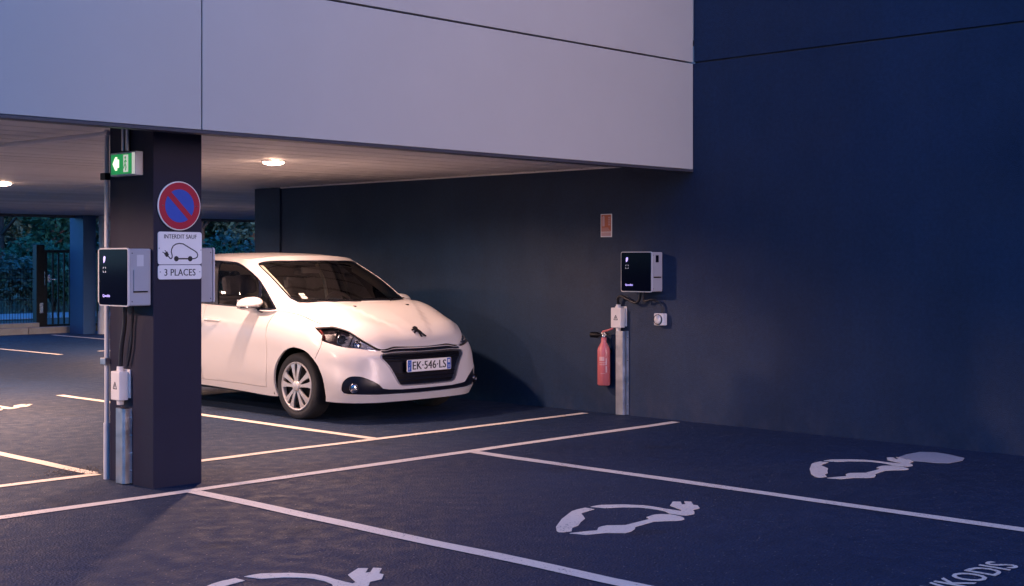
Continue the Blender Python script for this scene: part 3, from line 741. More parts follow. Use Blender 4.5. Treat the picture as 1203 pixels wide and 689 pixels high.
class Net:
    def __init__(self, net, ref, height):
        self.P=np.array(net,float); P=self.P
        d=np.linalg.norm(np.diff(P[:,ref],axis=0),axis=1); self.S=np.concatenate([[0],np.cumsum(d)])
        e=np.linalg.norm(np.diff(P,axis=1),axis=2).mean(0); e=np.concatenate([[0],np.cumsum(e)]); self.T=e/e[-1]*height
        self.smax=self.S[-1]; self.tmax=height
    def __call__(self,s,t):
        s=np.atleast_1d(np.asarray(s,float)); t=np.atleast_1d(np.asarray(t,float))
        rows=hermite(self.P,self.S,s,True,True)          # (m,rows,3)
        rows=np.moveaxis(rows,1,0)                          # (rows,m,3)
        n=len(self.T); m=np.zeros_like(rows)
        T=self.T
        for i in range(n):
            if 0<i<n-1:
                d0=(rows[i]-rows[i-1])/(T[i]-T[i-1]); d1=(rows[i+1]-rows[i])/(T[i+1]-T[i]); h0=T[i]-T[i-1];h1=T[i+1]-T[i]
                m[i]=(d0*h1+d1*h0)/(h0+h1)
            elif i==0: m[0]=(rows[1]-rows[0])/(T[1]-T[0])
            else: m[-1]=(rows[-1]-rows[-2])/(T[-1]-T[-2])
        t=np.clip(t,0,T[-1]); k=np.clip(np.searchsorted(T,t,side='right')-1,0,n-2)
        h=(T[k+1]-T[k])[:,None]; u=((t-T[k])[:,None])/h; j=np.arange(len(t))
        return ((2*u**3-3*u**2+1)*rows[k,j]+(u**3-2*u**2+u)*h*m[k,j]+(-2*u**3+3*u**2)*rows[k+1,j]+(u**3-u**2)*h*m[k+1,j])

def curve(pts, mirror0=False, mirror1=False):
    P=np.array(pts,float); d=np.linalg.norm(np.diff(P,axis=0),axis=1); tk=np.concatenate([[0],np.cumsum(d)]); tk/=tk[-1]
    return lambda u: hermite(P,tk,np.atleast_1d(np.asarray(u,float)),mirror0,mirror1)

class Coons:
    """a in 0..1 front to back, b in 0..1 centre to edge"""
    def __init__(self,front,back,centre,edge,bulge,la,lb,ridge=0.):
        self.ridge=ridge
        self.f,self.k,self.c,self.e=front,back,centre,edge; self.bulge=bulge; self.smax=la; self.tmax=lb
    def __call__(self,s,t):
        a=np.clip(np.atleast_1d(np.asarray(s,float))/self.smax,0,1); b=np.clip(np.atleast_1d(np.asarray(t,float))/self.tmax,0,1)
        F=self.f(b);K=self.k(b);C=self.c(a);E=self.e(a); A=a[:,None];B=b[:,None]
        f0,f1,k0,k1=self.f(0.),self.f(1.),self.k(0.),self.k(1.)
        p=(1-A)*F+A*K+(1-B)*C+B*E-((1-A)*(1-B)*f0+(1-A)*B*f1+A*(1-B)*k0+A*B*k1)
        w=(1-B**2)*B**2*4*np.sqrt(np.clip(4*A*(1-A),0,1))
        p[:,2]+=(self.bulge*w)[:,0]
        if self.ridge:
            b0=.14+.52*A; k=np.clip((b0-B)/.10+.5,0,1); p[:,2]+=(self.ridge*(k*k*(3-2*k))*np.clip(A*6,0,1)*np.clip((1-A)*8,0,1))[:,0]
        return p

belt=Net(BELT,2,.85); green=Net(GREEN,1,.55)
def sub(net,row,s0,s1):
    t=net.tmax if row else 0.
    return lambda u: net(s0+(s1-s0)*np.atleast_1d(np.asarray(u,float)), np.full(np.atleast_1d(u).shape,t))
_h2=belt.S[2]; _h6=belt.S[7]
_cowl=curve([GREEN[0][0],GREEN[1][0],GREEN[2][0],BELT[7][4]],True)
hood=Coons(sub(belt,1,0,_h2),_cowl,curve(HOODC),sub(belt,1,_h2,_h6),.05,1.0,.7,.009)
roof=Coons(sub(green,1,0,green.S[2]),sub(green,1,green.S[-1],green.S[9]),curve(ROOFC),sub(green,1,green.S[2],green.S[9]),.012,1.9,.5)

# ================================================================== THE WHITE CAR
def car_paint():
    m = bpy.data.materials.new('white_car_paint'); m.use_nodes = True; nt = m.node_tree; b = nt.nodes['Principled BSDF']
    b.inputs['Base Color'].default_value = (.69, .66, .64, 1); b.inputs['Roughness'].default_value = .36
    b.inputs['Coat Weight'].default_value = .6; b.inputs['Coat Roughness'].default_value = .22
    tc = nt.nodes.new('ShaderNodeTexCoord'); n = nt.nodes.new('ShaderNodeTexNoise'); n.inputs['Scale'].default_value = 5; n.inputs['Detail'].default_value = 5
    nt.links.new(tc.outputs['Object'], n.inputs['Vector'])
    r = nt.nodes.new('ShaderNodeMapRange'); r.inputs['To Min'].default_value = .30; r.inputs['To Max'].default_value = .44
    nt.links.new(n.outputs['Fac'], r.inputs['Value']); nt.links.new(r.outputs[0], b.inputs['Roughness'])
    return m
M['carpaint'] = car_paint()
M['gloss'] = mat('gloss_black_trim', (.006, .008, .018), .3, spec=.3, rvar=.04, vscale=20)
M['lampinner'] = mat('dark_lamp_inside', (.11, .08, .11), .35, var=.1, vscale=40)
M['framechrome'] = mat('satin_frame_chrome', (.42, .42, .46), .3, .7, rvar=.05, vscale=30)
M['reflector'] = mat('bright_reflector', (.62, .62, .68), .25, .25, var=.5, vscale=55, bump=.5, bscale=30)
M['chrome'] = mat('chrome_trim', (.62, .62, .65), .14, 1.0, rvar=.04, vscale=30)
M['darkchrome'] = mat('dark_chrome', (.10, .10, .12), .22, .9, rvar=.05, vscale=30)
M['rubber'] = mat('tyre_rubber', (.020, .020, .023), .75, var=.15, vscale=20, bump=.2, bscale=80)
M['alloy'] = mat('silver_wheel_cover', (.52, .50, .49), .35, .35, var=.04, vscale=20)
M['glass'] = glass_mat('clear_car_glass', (.93, .93, .92), .42)
M['lens'] = glass_mat('clear_lamp_lens', (.86, .87, .88), .02)
M['projector'] = mat('projector_lens', (.05, .06, .09), .05, coat=1.0)
M['interior'] = mat('dark_cabin_plastic', (.34, .29, .29), .6, var=.1, vscale=10)
M['seat'] = mat('dark_seat_fabric', (.26, .235, .24), .9, var=.15, vscale=30, bump=.3, bscale=120)
M['headliner'] = mat('pale_cabin_trim', (.78, .74, .60), .8, var=.04, vscale=10)
M['plateblue'] = mat('plate_blue_band', (.02, .11, .50), .4, var=.04, vscale=20)
M['taillight'] = mat('red_lamp_lens', (.30, .01, .015), .15, coat=.6)
M['sticker'] = mat('white_sticker', (.75, .75, .74), .5, var=.05, vscale=20)

car = tag(empty('hatchback', (8.058, 9.625, 0), -PI/2), 'white small hatchback parked nose out under the canopy beside the dark wall', 'car')
# local axes of the car: +x forward, +y its left, z up

def densify(poly, res, closed=True):
    out = []; n = len(poly)
    for i in range(n if closed else n-1):
        a, b_ = np.array(poly[i], float), np.array(poly[(i+1) % n], float); k = max(1, int(np.ceil(np.linalg.norm(b_-a)/res)))
        for j in range(k): out.append(tuple(a + (b_-a)*j/k))
    if not closed: out.append(tuple(poly[-1]))
    return out
def smooth_poly(poly, closed=True, n=6):
    """Catmull-Rom through the points"""
    P = [np.array(p, float) for p in poly]; m = len(P); out = []
    for i in range(m if closed else m-1):
        g_ = lambda k: P[k % m] if closed else P[min(max(k, 0), m-1)]
        a, b_, c, d = g_(i-1), g_(i), g_(i+1), g_(i+2)
        for k in range(n):
            t = k/n; out.append(tuple(.5*((2*b_)+(c-a)*t+(2*a-5*b_+4*c-d)*t*t+(3*b_-a-3*c+d)*t**3)))
    if not closed: out.append(tuple(P[-1]))
    return out
def inside(poly, X, Y):
    c = np.zeros(len(X), bool); n = len(poly); j = n-1
    for i in range(n):
        xi, yi = poly[i]; xj, yj = poly[j]
        if yi != yj:
            q = ((yi > Y) != (yj > Y)) & (X < (xj-xi)*(Y-yi)/(yj-yi)+xi); c ^= q
        j = i
    return c
def offset_poly(poly, d):
    P = np.array(poly, float); a = np.roll(P, 1, 0); b_ = np.roll(P, -1, 0)
    area = .5*np.sum(P[:,0]*np.roll(P[:,1],-1)-np.roll(P[:,0],-1)*P[:,1]); sg_ = 1 if area > 0 else -1
    e1 = P-a; e1 /= np.linalg.norm(e1, axis=1)[:,None]+1e-9; e2 = b_-P; e2 /= np.linalg.norm(e2, axis=1)[:,None]+1e-9
    n1 = np.stack([e1[:,1], -e1[:,0]], 1)*sg_; n2 = np.stack([e2[:,1], -e2[:,0]], 1)*sg_; n = n1+n2; L = np.linalg.norm(n, axis=1)
    n = n/np.maximum(L, .5)[:,None]; k = 1/np.maximum(np.sqrt(np.clip((1+(n1*n2).sum(1))/2, 0, 1)), .5)
    return [tuple(p) for p in P + n*(d*k)[:,None]]
def band(path, w):
    P = np.array(densify(path, .04, False)); d = np.gradient(P, axis=0); d /= np.linalg.norm(d, axis=1)[:,None]
    n = np.stack([-d[:,1], d[:,0]], 1)*w/2
    return [tuple(p) for p in P+n] + [tuple(p) for p in (P-n)[::-1]]

def seg_dist(X, Y, a, b_):
    a = np.array(a); b_ = np.array(b_); d = b_-a; L = (d@d) or 1e-12
    t = np.clip(((X-a[0])*d[0]+(Y-a[1])*d[1])/L, 0, 1); return np.hypot(X-a[0]-t*d[0], Y-a[1]-t*d[1])
def partition(net, parts, default, res=.04, pres=.022):
    V, E = [], []
    polys = [[(0,0),(net.smax,0),(net.smax,net.tmax),(0,net.tmax)]] + [p for _, p in parts]
    dense = []
    for k, p in enumerate(polys):
        q = densify(p, pres if k else res); dense.append(q); o = len(V); V += q; E += [(o+i, o+(i+1) % len(q)) for i in range(len(q))]
    ns, nt_2 = int(net.smax/res), int(net.tmax/res)
    S, T = np.meshgrid((np.arange(ns)+.5)*net.smax/ns, (np.arange(nt_2)+.5)*net.tmax/nt_2, indexing='ij'); S = S.ravel(); T = T.ravel()
    near = np.full(len(S), 9.)
    for q in dense:
        for i in range(len(q)): near = np.minimum(near, seg_dist(S, T, q[i], q[(i+1) % len(q)]))
    k = near > .45*pres
    V += list(zip(S[k], T[k]))
    r = delaunay_2d_cdt([Vector(v) for v in V], E, [], 0, 1e-5)
    v2 = np.array([tuple(v) for v in r[0]]); F = [f for f in r[2] if len(f) == 3]
    F = np.array(F); C = v2[F].mean(1)
    a = v2[F]; ar = (a[:,1,0]-a[:,0,0])*(a[:,2,1]-a[:,0,1])-(a[:,2,0]-a[:,0,0])*(a[:,1,1]-a[:,0,1])
    F[ar < 0] = F[ar < 0][:, ::-1]
    ok = (C[:,0] > 0) & (C[:,0] < net.smax) & (C[:,1] > 0) & (C[:,1] < net.tmax) & (np.abs(ar) > 1e-9)
    lab = np.full(len(F), -1); free = ok.copy()
    names = []
    for i, (nm, p) in enumerate(parts):
        h_ = free & inside(p, C[:,0], C[:,1]); lab[h_] = i; free &= ~h_; names.append(nm)
    out = {}
    for i, nm in enumerate(names):
        if (lab == i).any(): out[nm] = np.concatenate([out[nm], F[lab == i]]) if nm in out else F[lab == i]
    out[default] = F[free]
    return v2, out
def surf(net, st):
    s, t = np.clip(st[:,0], 0, net.smax), np.clip(st[:,1], 0, net.tmax); e = 3e-3
    P = net(s, t)
    ds = net(np.minimum(s+e, net.smax), t)-net(np.maximum(s-e, 0), t); dt = net(s, np.minimum(t+e, net.tmax))-net(s, np.maximum(t-e, 0))
    N = np.cross(ds, dt)*(-1 if isinstance(net, Coons) else 1)
    c = np.abs(P[:,1]) < 1e-5; N[c, 1] = 0
    N /= np.linalg.norm(N, axis=1)[:,None]+1e-12
    return P, N
def part_mesh(name, net, st, tris, sides, m, parent, off=0., thick=.012, flip=False):
    used, inv_ = np.unique(tris, return_inverse=True); T = inv_.reshape(tris.shape); P, N = surf(net, st[used]); P = P+N*off
    if isinstance(net, Coons): T = T[:, ::-1]
    vs, ns, fs = [], [], []
    # boundary edges
    cnt = {}
    for a, b_, c in T:
        for e in ((a,b_),(b_,c),(c,a)): cnt[e] = 1
    bnd = [e for e in cnt if (e[1], e[0]) not in cnt and not (abs(P[e[0],1]) < 1e-5 and abs(P[e[1],1]) < 1e-5)]
    for sd in sides:
        o = len(vs); Q = P*np.array([1, sd, 1]); NN = N*np.array([1, sd, 1])
        vs += [tuple(p) for p in Q]; ns += [tuple(n) for n in NN]
        fs += [tuple(int(i)+o for i in (t if sd > 0 else t[::-1])) for t in T]
        if thick:
            for a, b_ in bnd:
                o2 = len(vs); q = [Q[a], Q[b_], Q[b_]-NN[b_]*thick, Q[a]-NN[a]*thick]
                fn = np.cross(q[3]-q[0], q[1]-q[0])*sd; fn = fn/(np.linalg.norm(fn)+1e-12)
                vs += [tuple(p) for p in q]; ns += [tuple(fn)]*4
                fs.append((o2, o2+3, o2+2, o2+1) if sd > 0 else (o2, o2+1, o2+2, o2+3))
    me = bpy.data.meshes.new(name); me.from_pydata(vs, [], fs); me.materials.append(m)
    me.polygons.foreach_set('use_smooth', [True]*len(fs)); me.update()
    me.normals_split_custom_set_from_vertices(ns)
    ob = bpy.data.objects.new(name, me); col.objects.link(ob); ob.parent = parent
    return ob
def full(net, name, m, off, sides=(1, -1), res=.06, thick=0, parts=(), default='x', parent=None):
    v, d = partition(net, list(parts), default, res, .04); return part_mesh(name, net, v, d[default], sides, m, parent or car, off, thick)

# -- inverse map on the flank: (x, z) -> (s, t)
_s, _t = np.meshgrid(np.linspace(.9, 4.35, 700), np.linspace(0, belt.tmax, 200), indexing='ij'); _s = _s.ravel(); _t = _t.ravel(); _P = belt(_s, _t)
def flank(x, z):
    i = ((_P[:,0]-x)**2+(_P[:,2]-z)**2).argmin(); return (float(_s[i]), float(_t[i]))
def arch(xc, zc, r, rz, fwd=0.0):
    pts = []
    for a in np.linspace(R(-18), R(198), 34):
        x, z = xc+r*math.cos(a)+(fwd*max(0, math.cos(a))), zc+rz*math.sin(a)
        s_, t_ = flank(x, max(z, .185)); pts.append((s_, t_ if z > .20 else t_-.0))
    pts = [(pts[0][0], -.05)]+pts+[(pts[-1][0], -.05)]
    return pts
WZ = .292
arch_f = arch(.025, WZ, .335, .345, .045); arch_r = arch(-2.54, WZ, .335, .345, 0)

HL = smooth_poly([(1.118,.778),(1.03,.715),(1.022,.662),(.91,.685),(.832,.699),(.773,.707),(.677,.748),(.60,.792),(.562,.826)], False, 5)+[(.575,.8485),(.62,.8485),(.70,.8485),(.80,.8485),(.90,.8485),(.965,.846),(1.03,.822)]
MOUTH_E = [(.478,.722),(.462,.62),(.425,.529),(.385,.40),(.355,.31),(.322,.232),(.30,.212)]
MOUTH = [(0,.742),(.20,.740),(.40,.732)]+smooth_poly(MOUTH_E, False, 4)+[(.15,.206),(0,.204)]
CHROME = [(0,.752),(.20,.750),(.42,.742)]+smooth_poly([(a+.017, b_) for a, b_ in MOUTH_E], False, 4)+[(.29,.196),(.15,.192),(0,.190)]
TOPBAR = [(-.02,.836),(.20,.836),(.45,.836),(.555,.834),(.535,.795),(.49,.778),(.42,.772),(.20,.778),(-.02,.779)]
STRIP = [(-.02,.7785),(.20,.7775),(.42,.7715),(.49,.7775),(.512,.786),(.495,.760),(.43,.752),(.20,.757),(-.02,.759)]
INSERT = [(0,.150),(.30,.152),(.43,.165)]+smooth_poly([(.49,.178),(.543,.244),(.621,.296),(.695,.327),(.783,.313),(.847,.244),(.866,.151),(.843,.108)], False, 4)+[(.79,.100),(.635,.098),(.42,.092),(.2,.088),(0,.086)]
INSERT_C = offset_poly([(-.05,.150)]+INSERT[1:-1]+[(-.05,.086)], .012)
DOOR_F = [(1.848,.851),(1.838,.70),(1.818,.50),(1.828,.25),(1.872,.085),(2.40,.080),(2.895,.077),(2.885,.40),(2.868,.851)]
DOOR_R = [(2.868,.851),(2.885,.40),(2.895,.077),(3.30,.080),(3.42,.19),(3.49,.33),(3.58,.47),(3.70,.60),(3.74,.851)]
TAIL = smooth_poly([(4.15,.69),(4.30,.64),(4.50,.62),(4.66,.63),(4.66,.80),(4.50,.835),(4.32,.815),(4.20,.77)], True, 4)
BUMPER = [(-.02,-.02),(1.02,-.02),(1.09,.30),(1.058,.44),(1.030,.58),(1.022,.662)]+HL[5:]
BUMPER = [(-.02,-.02),(1.25,-.02),(1.15,.44),(1.10,.47),(1.045,.575),(1.022,.662),(.91,.685),(.832,.699),(.773,.707),(.677,.748),(.60,.792),(.562,.826),(.575,.851),(-.02,.851)]
w = .0065
gaps = [band(DOOR_F[:5], w), band(DOOR_F[4:7], w), band([DOOR_F[6], DOOR_F[7], DOOR_F[8]], w), band(DOOR_R[2:], w), band([(1.12,.44),(1.045,.575),(1.022,.662)], w), offset_poly(HL, .004), band([(4.44,0),(4.41,.30),(4.30,.60)], w)]
pieces = [('void', arch_f), ('void', arch_r), ('headlight', HL), ('gap', gaps[5]), ('gap', gaps[4]), ('grille', MOUTH), ('grille_frame', CHROME), ('upper_grille_bar', TOPBAR), ('chrome_strip', STRIP), ('lower_grille', INSERT), ('insert_edge', INSERT_C),
          ('gap', gaps[0]), ('gap', gaps[1]), ('gap', gaps[2]), ('gap', gaps[3]), ('gap', gaps[6]), ('front_door', DOOR_F), ('rear_door', DOOR_R), ('tail_light', TAIL), ('front_bumper', BUMPER)]
V, Pt = partition(belt, pieces, 'body', .035, .02)
body = part_mesh('body', belt, V, Pt['body'], (1, -1), M['carpaint'], car, 0, .022)
bump_ = part_mesh('front_bumper', belt, V, Pt['front_bumper'], (1, -1), M['carpaint'], car, 0, .03)
doors = {}
for sd, nm in ((-1, 'right'), (1, 'left')):
    doors[sd] = part_mesh('front_door', belt, V, Pt['front_door'], (sd,), M['carpaint'], car, 0, .02)
    doors[sd, 2] = part_mesh('rear_door', belt, V, Pt['rear_door'], (sd,), M['carpaint'], car, 0, .02)
    part_mesh('tail_light', belt, V, Pt['tail_light'], (sd,), M['taillight'], car, .003, .01)
grille = part_mesh('grille', belt, V, Pt['grille'], (1, -1), M['gloss'], car, -.028, 0)
part_mesh('grille_frame', belt, V, Pt['grille_frame'], (1, -1), M['framechrome'], car, .003, .03)
part_mesh('upper_grille_bar', belt, V, Pt['upper_grille_bar'], (1, -1), M['gloss'], car, -.006, .0)
part_mesh('chrome_strip', belt, V, Pt['chrome_strip'], (1, -1), M['chrome'], car, .003, .014)
ins = part_mesh('lower_grille', belt, V, Pt['lower_grille'], (1, -1), M['gloss'], car, -.012, 0)
part_mesh('insert_edge', belt, V, Pt['insert_edge'], (1, -1), M['carpaint'], car, 0, .02)
# grille slats: thin bars following the mouth
def edge_at(t):
    E_ = np.array(MOUTH_E)[::-1]; return float(np.interp(t, E_[:,1], E_[:,0]))
for t0 in (.255, .31, .365, .585, .64, .69):
    n = 14; s_ = np.linspace(0, edge_at(t0)-.012, n); lo = np.stack([s_, np.full(n, t0-.010)], 1); hi = np.stack([s_, np.full(n, t0+.010)], 1)
    st = np.concatenate([lo, hi]); tr = np.array([(i, i+1, n+i+1) for i in range(n-1)]+[(i, n+i+1, n+i) for i in range(n-1)])
    part_mesh('grille_slat', belt, st, tr, (1, -1), M['black'], grille, -.014, .014)

# -- hood, roof, glasshouse
hv, hp_ = partition(hood, [('edge', band([(0,.697),(1.0,.697)], .012)), ('edge', band([(.003,0),(.003,.7)], .010)), ('edge', band([(.997,0),(.997,.7)], .010))], 'hood', .035, .03)
hood_o = part_mesh('hood', hood, hv, hp_['hood'], (1, -1), M['carpaint'], car, 0, .016)
rv, rp = partition(roof, [], 'roof', .05, .05)
roof_o = part_mesh('roof', roof, rv, rp['roof'], (1, -1), M['carpaint'], car, 0, .01)

WS = [(-.03,.008),(.30,.008),(.55,.009),(.612,.022),(.645,.07),(.655,.16),(.662,.254),(.668,.38),(.672,.462),(.66,.478),(.60,.478),(.448,.466),(.30,.452),(.12,.448),(-.03,.447)]
WSI = offset_poly(WS, -.016); WSI[0] = (-.05, WSI[0][1]); WSI[-1] = (-.05, WSI[-1][1])
WIN = [(.772,.010),(.768,.10),(.766,.20),(.768,.30)]+smooth_poly([(.772,.33),(.80,.41),(.86,.462),(.95,.487),(1.08,.497)], False, 4)+[(1.60,.500),(2.20,.496)]+smooth_poly([(2.45,.485),(2.60,.455),(2.68,.39),(2.70,.28),(2.66,.12),(2.60,.03),(2.52,.010)], False, 3)
WINI = offset_poly(WIN, -.017)
PQ = band([(.768,.30),(.83,.19),(.905,.09),(.958,.0)], .026)          # bar behind the quarter light
PB = [(1.425,-.02),(1.440,.25),(1.448,.52),(1.545,.52),(1.535,.25),(1.520,-.02)]
REARW = smooth_poly([(3.05,.09),(3.02,.25),(3.06,.43),(3.20,.455),(3.66,.46)], False, 3)+[(3.70,.46),(3.70,.05),(3.40,.05)]
gp = [('windscreen', WSI), ('screen_border', WS), ('window_trim', PQ), ('window_trim', PB)]
# panes cut from WINI by the bars
gp += [('quarter_pane', [(.70,-.02)]+[(.768,.30),(.83,.19),(.905,.09),(.958,-.02)]), ('front_pane', [(.958,-.02),(.905,.09),(.83,.19),(.75,.31),(.76,.52),(1.48,.52),(1.48,-.02)]), ('rear_pane', [(1.48,-.02),(1.48,.52),(2.75,.52),(2.75,-.02)])]
def clip_in(poly_names):
    pass
gv, gpt = partition(green, [('windscreen', WSI), ('screen_border', WS), ('w_in', WINI), ('w_out', WIN), ('rear_window', REARW), ('x', PQ), ('x', PB)], 'body', .035, .018)
# split the side window by hand so that bars, ring and panes tile exactly
Fw = gpt['w_in']; C = gv[Fw].mean(1); bar_m = inside(PQ, C[:,0], C[:,1]) | inside(PB, C[:,0], C[:,1])
quarter = ~bar_m & inside([(.70,-.02),(.75,.33),(.768,.30),(.83,.19),(.905,.09),(.958,-.02)], C[:,0], C[:,1])
front = ~bar_m & ~quarter & (C[:,0] < 1.485); rear = ~bar_m & ~quarter & ~front
trim_f = np.concatenate([gpt['w_out'], Fw[bar_m]])
rest = [gpt[k] for k in ('body', 'x') if k in gpt]
Fb = np.concatenate(rest)
upper = part_mesh('body_pillars', green, gv, Fb, (1, -1), M['carpaint'], car, 0, .02)
part_mesh('cabin_trim', green, gv, Fb, (1, -1), M['headliner'], car, -.030, .0)
part_mesh('cabin_ceiling', roof, rv, rp['roof'], (1, -1), M['headliner'], car, -.03, 0)
ws = part_mesh('windscreen', green, gv, gpt['windscreen'], (1, -1), M['glass'], car, -.003, 0)
part_mesh('screen_border', green, gv, gpt['screen_border'], (1, -1), M['gloss'], ws, -.003, .006)
rw = part_mesh('rear_window', green, gv, gpt['rear_window'], (1, -1), M['glass'], car, -.003, 0)
for sd in (-1, 1):
    d1, d2 = doors[sd], doors[sd, 2]
    part_mesh('window_trim', green, gv, trim_f, (sd,), M['gloss'], car, -.002, .02)
    part_mesh('quarter_pane', green, gv, Fw[quarter], (sd,), M['glass'], d1, -.006, 0)
    part_mesh('front_pane', green, gv, Fw[front], (sd,), M['glass'], d1, -.006, 0)
    part_mesh('rear_pane', green, gv, Fw[rear], (sd,), M['glass'], d2, -.006, 0)

# -- dark shell inside, underbody, wheel wells
lin = full(belt, 'inner_lining', M['interior'], -.035, parts=[('void', offset_poly(arch_f, .03)), ('void', offset_poly(arch_r, .03)), ('void', offset_poly(HL, .01))], default='lining')
b = MB(); b.box((.40, -.66, .165), (-2.95, .66, .26)); b.box((-.25, -.72, .25), (-2.2, .72, .34)); b.build('underbody', M['black'], car)
bh = full(hood, 'engine_cover', M['black'], -.03)
for x in (0.02, -2.54):
    for sd in (-1, 1):
        b = MB(); n = 20; a = np.linspace(R(-15), R(195), n)
        vs = [(x+.365*math.cos(t), sd*y, WZ+.365*math.sin(t)) for y in (.52, .83) for t in a]
        b.add(vs, [(i, i+1, n+i+1, n+i) for i in range(n-1)], True)
        b.add([(x, sd*.52, WZ)]+[(x+.365*math.cos(t), sd*.52, WZ+.365*math.sin(t)) for t in a], [(0, i+1, i+2) for i in range(n-1)])
        b.build('wheel_well', M['black'], car)

# -- headlights
def hl_pt(s_, t_, off, sd):
    P, N = surf(belt, np.array([[s_, t_]])); p = P[0]+N[0]*off; return Vector((p[0], p[1]*sd, p[2]))
for sd, nm in ((-1, 'right'), (1, 'left')):
    hl = part_mesh('headlight', belt, V, Pt['headlight'], (sd,), M['lens'], car, -.001, 0)
    Ch = V[Pt['headlight']].mean(1)[:, 0]
    part_mesh('lamp_housing', belt, V, Pt['headlight'][Ch >= .84], (sd,), M['lampinner'], hl, -.055, 0)
    part_mesh('reflector', belt, V, Pt['headlight'][Ch < .84], (sd,), M['reflector'], hl, -.030, 0)
    for (s_, t_, r_, mm) in ((.865,.768,.042,'projector'),(.735,.790,.036,'chrome')):
        c = hl_pt(s_, t_, -.030, sd); d = (hl_pt(s_, t_, 0, sd)-c).normalized(); d = (d+Vector((1.2, 0, 0))).normalized()
        b = MB(); q = d.to_track_quat('Z', 'Y').to_matrix().to_4x4(); q.translation = c
        bl = MB(); bl.lathe([(r_*1.18, -.03), (r_*1.18, .004), (r_*1.02, .006), (r_*1.0, -.002)], n=20)
        bl.v = [tuple(q @ Vector(p)) for p in bl.v]; bl.build('bezel_ring', M['chrome'], hl)
        bl = MB(); bl.lathe([(r_*math.cos(a), r_*.55*math.sin(a)-.006) for a in np.linspace(0, PI/2, 7)], n=20)
        bl.v = [tuple(q @ Vector(p)) for p in bl.v]; bl.build('projector' if mm == 'projector' else 'reflector_bowl', M[mm], hl)
    # bright claw along the lower front edge and fins to the rear
    pa = [(.600,.815),(.64,.785),(.70,.755),(.76,.735),(.80,.728)]
    b = MB(); b.tube([hl_pt(s_, t_, -.018, sd) for s_, t_ in smooth_poly(pa, False, 4)], .0085, 8); b.build('light_strip', M['chrome'], hl)
    for k, (p0, p1) in enumerate((((.67,.835),(.70,.765)), ((.80,.838),(.79,.735)), ((.93,.83),(.90,.73)))):
        b = MB(); q = [hl_pt(*p0, -.02, sd), hl_pt(*p1, -.02, sd), hl_pt(*p1, -.05, sd), hl_pt(*p0, -.05, sd)]
        v8 = [p + Vector((.006, 0, 0)) for p in q] + [p - Vector((.006, 0, 0)) for p in q]
        b.add(v8, [(0,1,2,3),(7,6,5,4),(0,4,5,1),(1,5,6,2),(2,6,7,3),(3,7,4,0)]); b.build('fin', M['darkchrome'], hl)
    b = MB(); b.tube([hl_pt(s_, t_, -.012, sd) for s_, t_ in ((1.0,.70),(1.02,.74),(1.06,.775))], .010, 8); b.build('side_marker', M['taillight'], hl)
    # fog lamp in the lower insert
    c = hl_pt(.751, .180, -.006, sd); d = (Vector((1.0, sd*.55, 0))).normalized(); q = d.to_track_quat('Z', 'Y').to_matrix().to_4x4(); q.translation = c
    fl_ = MB(); fl_.lathe([(.040, -.02), (.040, .012), (.034, .014), (.031, .004)], n=20); fl_.v = [tuple(q @ Vector(p)) for p in fl_.v]
    fo = fl_.build('fog_lamp', M['darkchrome'], car)
    fl_ = MB(); fl_.lathe([(.031, .004), (.024, .008), (.012, .010), (0, .0105)], n=20); fl_.v = [tuple(q @ Vector(p)) for p in fl_.v]; fl_.build('lamp_lens', M['chrome'], fo)

# -- wheels: tyre, cover with ten spokes
def wheel(x, sd):
    r = empty('wheel', (x, sd*.74, WZ)); r.parent = car
    y = lambda k: sd*k
    MB().lathe([(.212, y(.085)), (.222, y(.094)), (.250, y(.099)), (.276, y(.094)), (.289, y(.078)), (.2935, y(.05)), (.2945, 0), (.2935, y(-.05)), (.289, y(-.078)), (.26, y(-.09)), (.212, y(-.085)), (.205, 0), (.212, y(.085))], 'y', n=48).build('tyre', M['rubber'], r)
    rim = MB().lathe([(.216, y(.082)), (.2165, y(.096)), (.208, y(.099)), (.198, y(.093)), (.196, y(.06))], 'y', n=48).build('rim', M['alloy'], r)
    MB().lathe([(.20, y(.045)), (.10, y(.040)), (0, y(.040))], 'y', n=32).build('brake_disc', M['black'], r)
    for k in range(10):
        a = 2*PI*(k//2)/5 + (.235 if k % 2 else -.235) + .35
        prof = [(.030, .040), (.060, .026), (.120, .030), (.170, .042), (.201, .062)]
        L_, R_ = [], []
        b = MB()
        for q, (rr, wd) in enumerate(prof):
            yy = .092+.012*math.sin(min(1, rr/.2)*PI*.9)*(.6)
            for sg_, arr in ((1, L_), (-1, R_)):
                ang = a + sg_*wd/2/rr
                arr.append((rr*math.cos(ang), rr*math.sin(ang), yy))
        vs = []
        for p in L_+R_: vs.append((p[0], sd*p[2], p[1]))
        for p in L_+R_: vs.append((p[0]*.99, sd*(p[2]-.018), p[1]*.99))
        n = len(prof); fs = []
        for i in range(n-1):
            fs += [(i, i+1, n+i+1, n+i), (2*n+i, 3*n+i, 3*n+i+1, 2*n+i+1), (i, 2*n+i, 2*n+i+1, i+1), (n+i, n+i+1, 3*n+i+1, 3*n+i)]
        b.add(vs, fs); b.build('spoke', M['alloy'], rim)
    MB().lathe([(.048, y(.085)), (.046, y(.104)), (.030, y(.110)), (0, y(.111))], 'y', n=24).build('hub_cap', M['alloy'], rim)
    return r
for x in (0, -2.538):
    for sd in (-1, 1): wheel(x, sd)

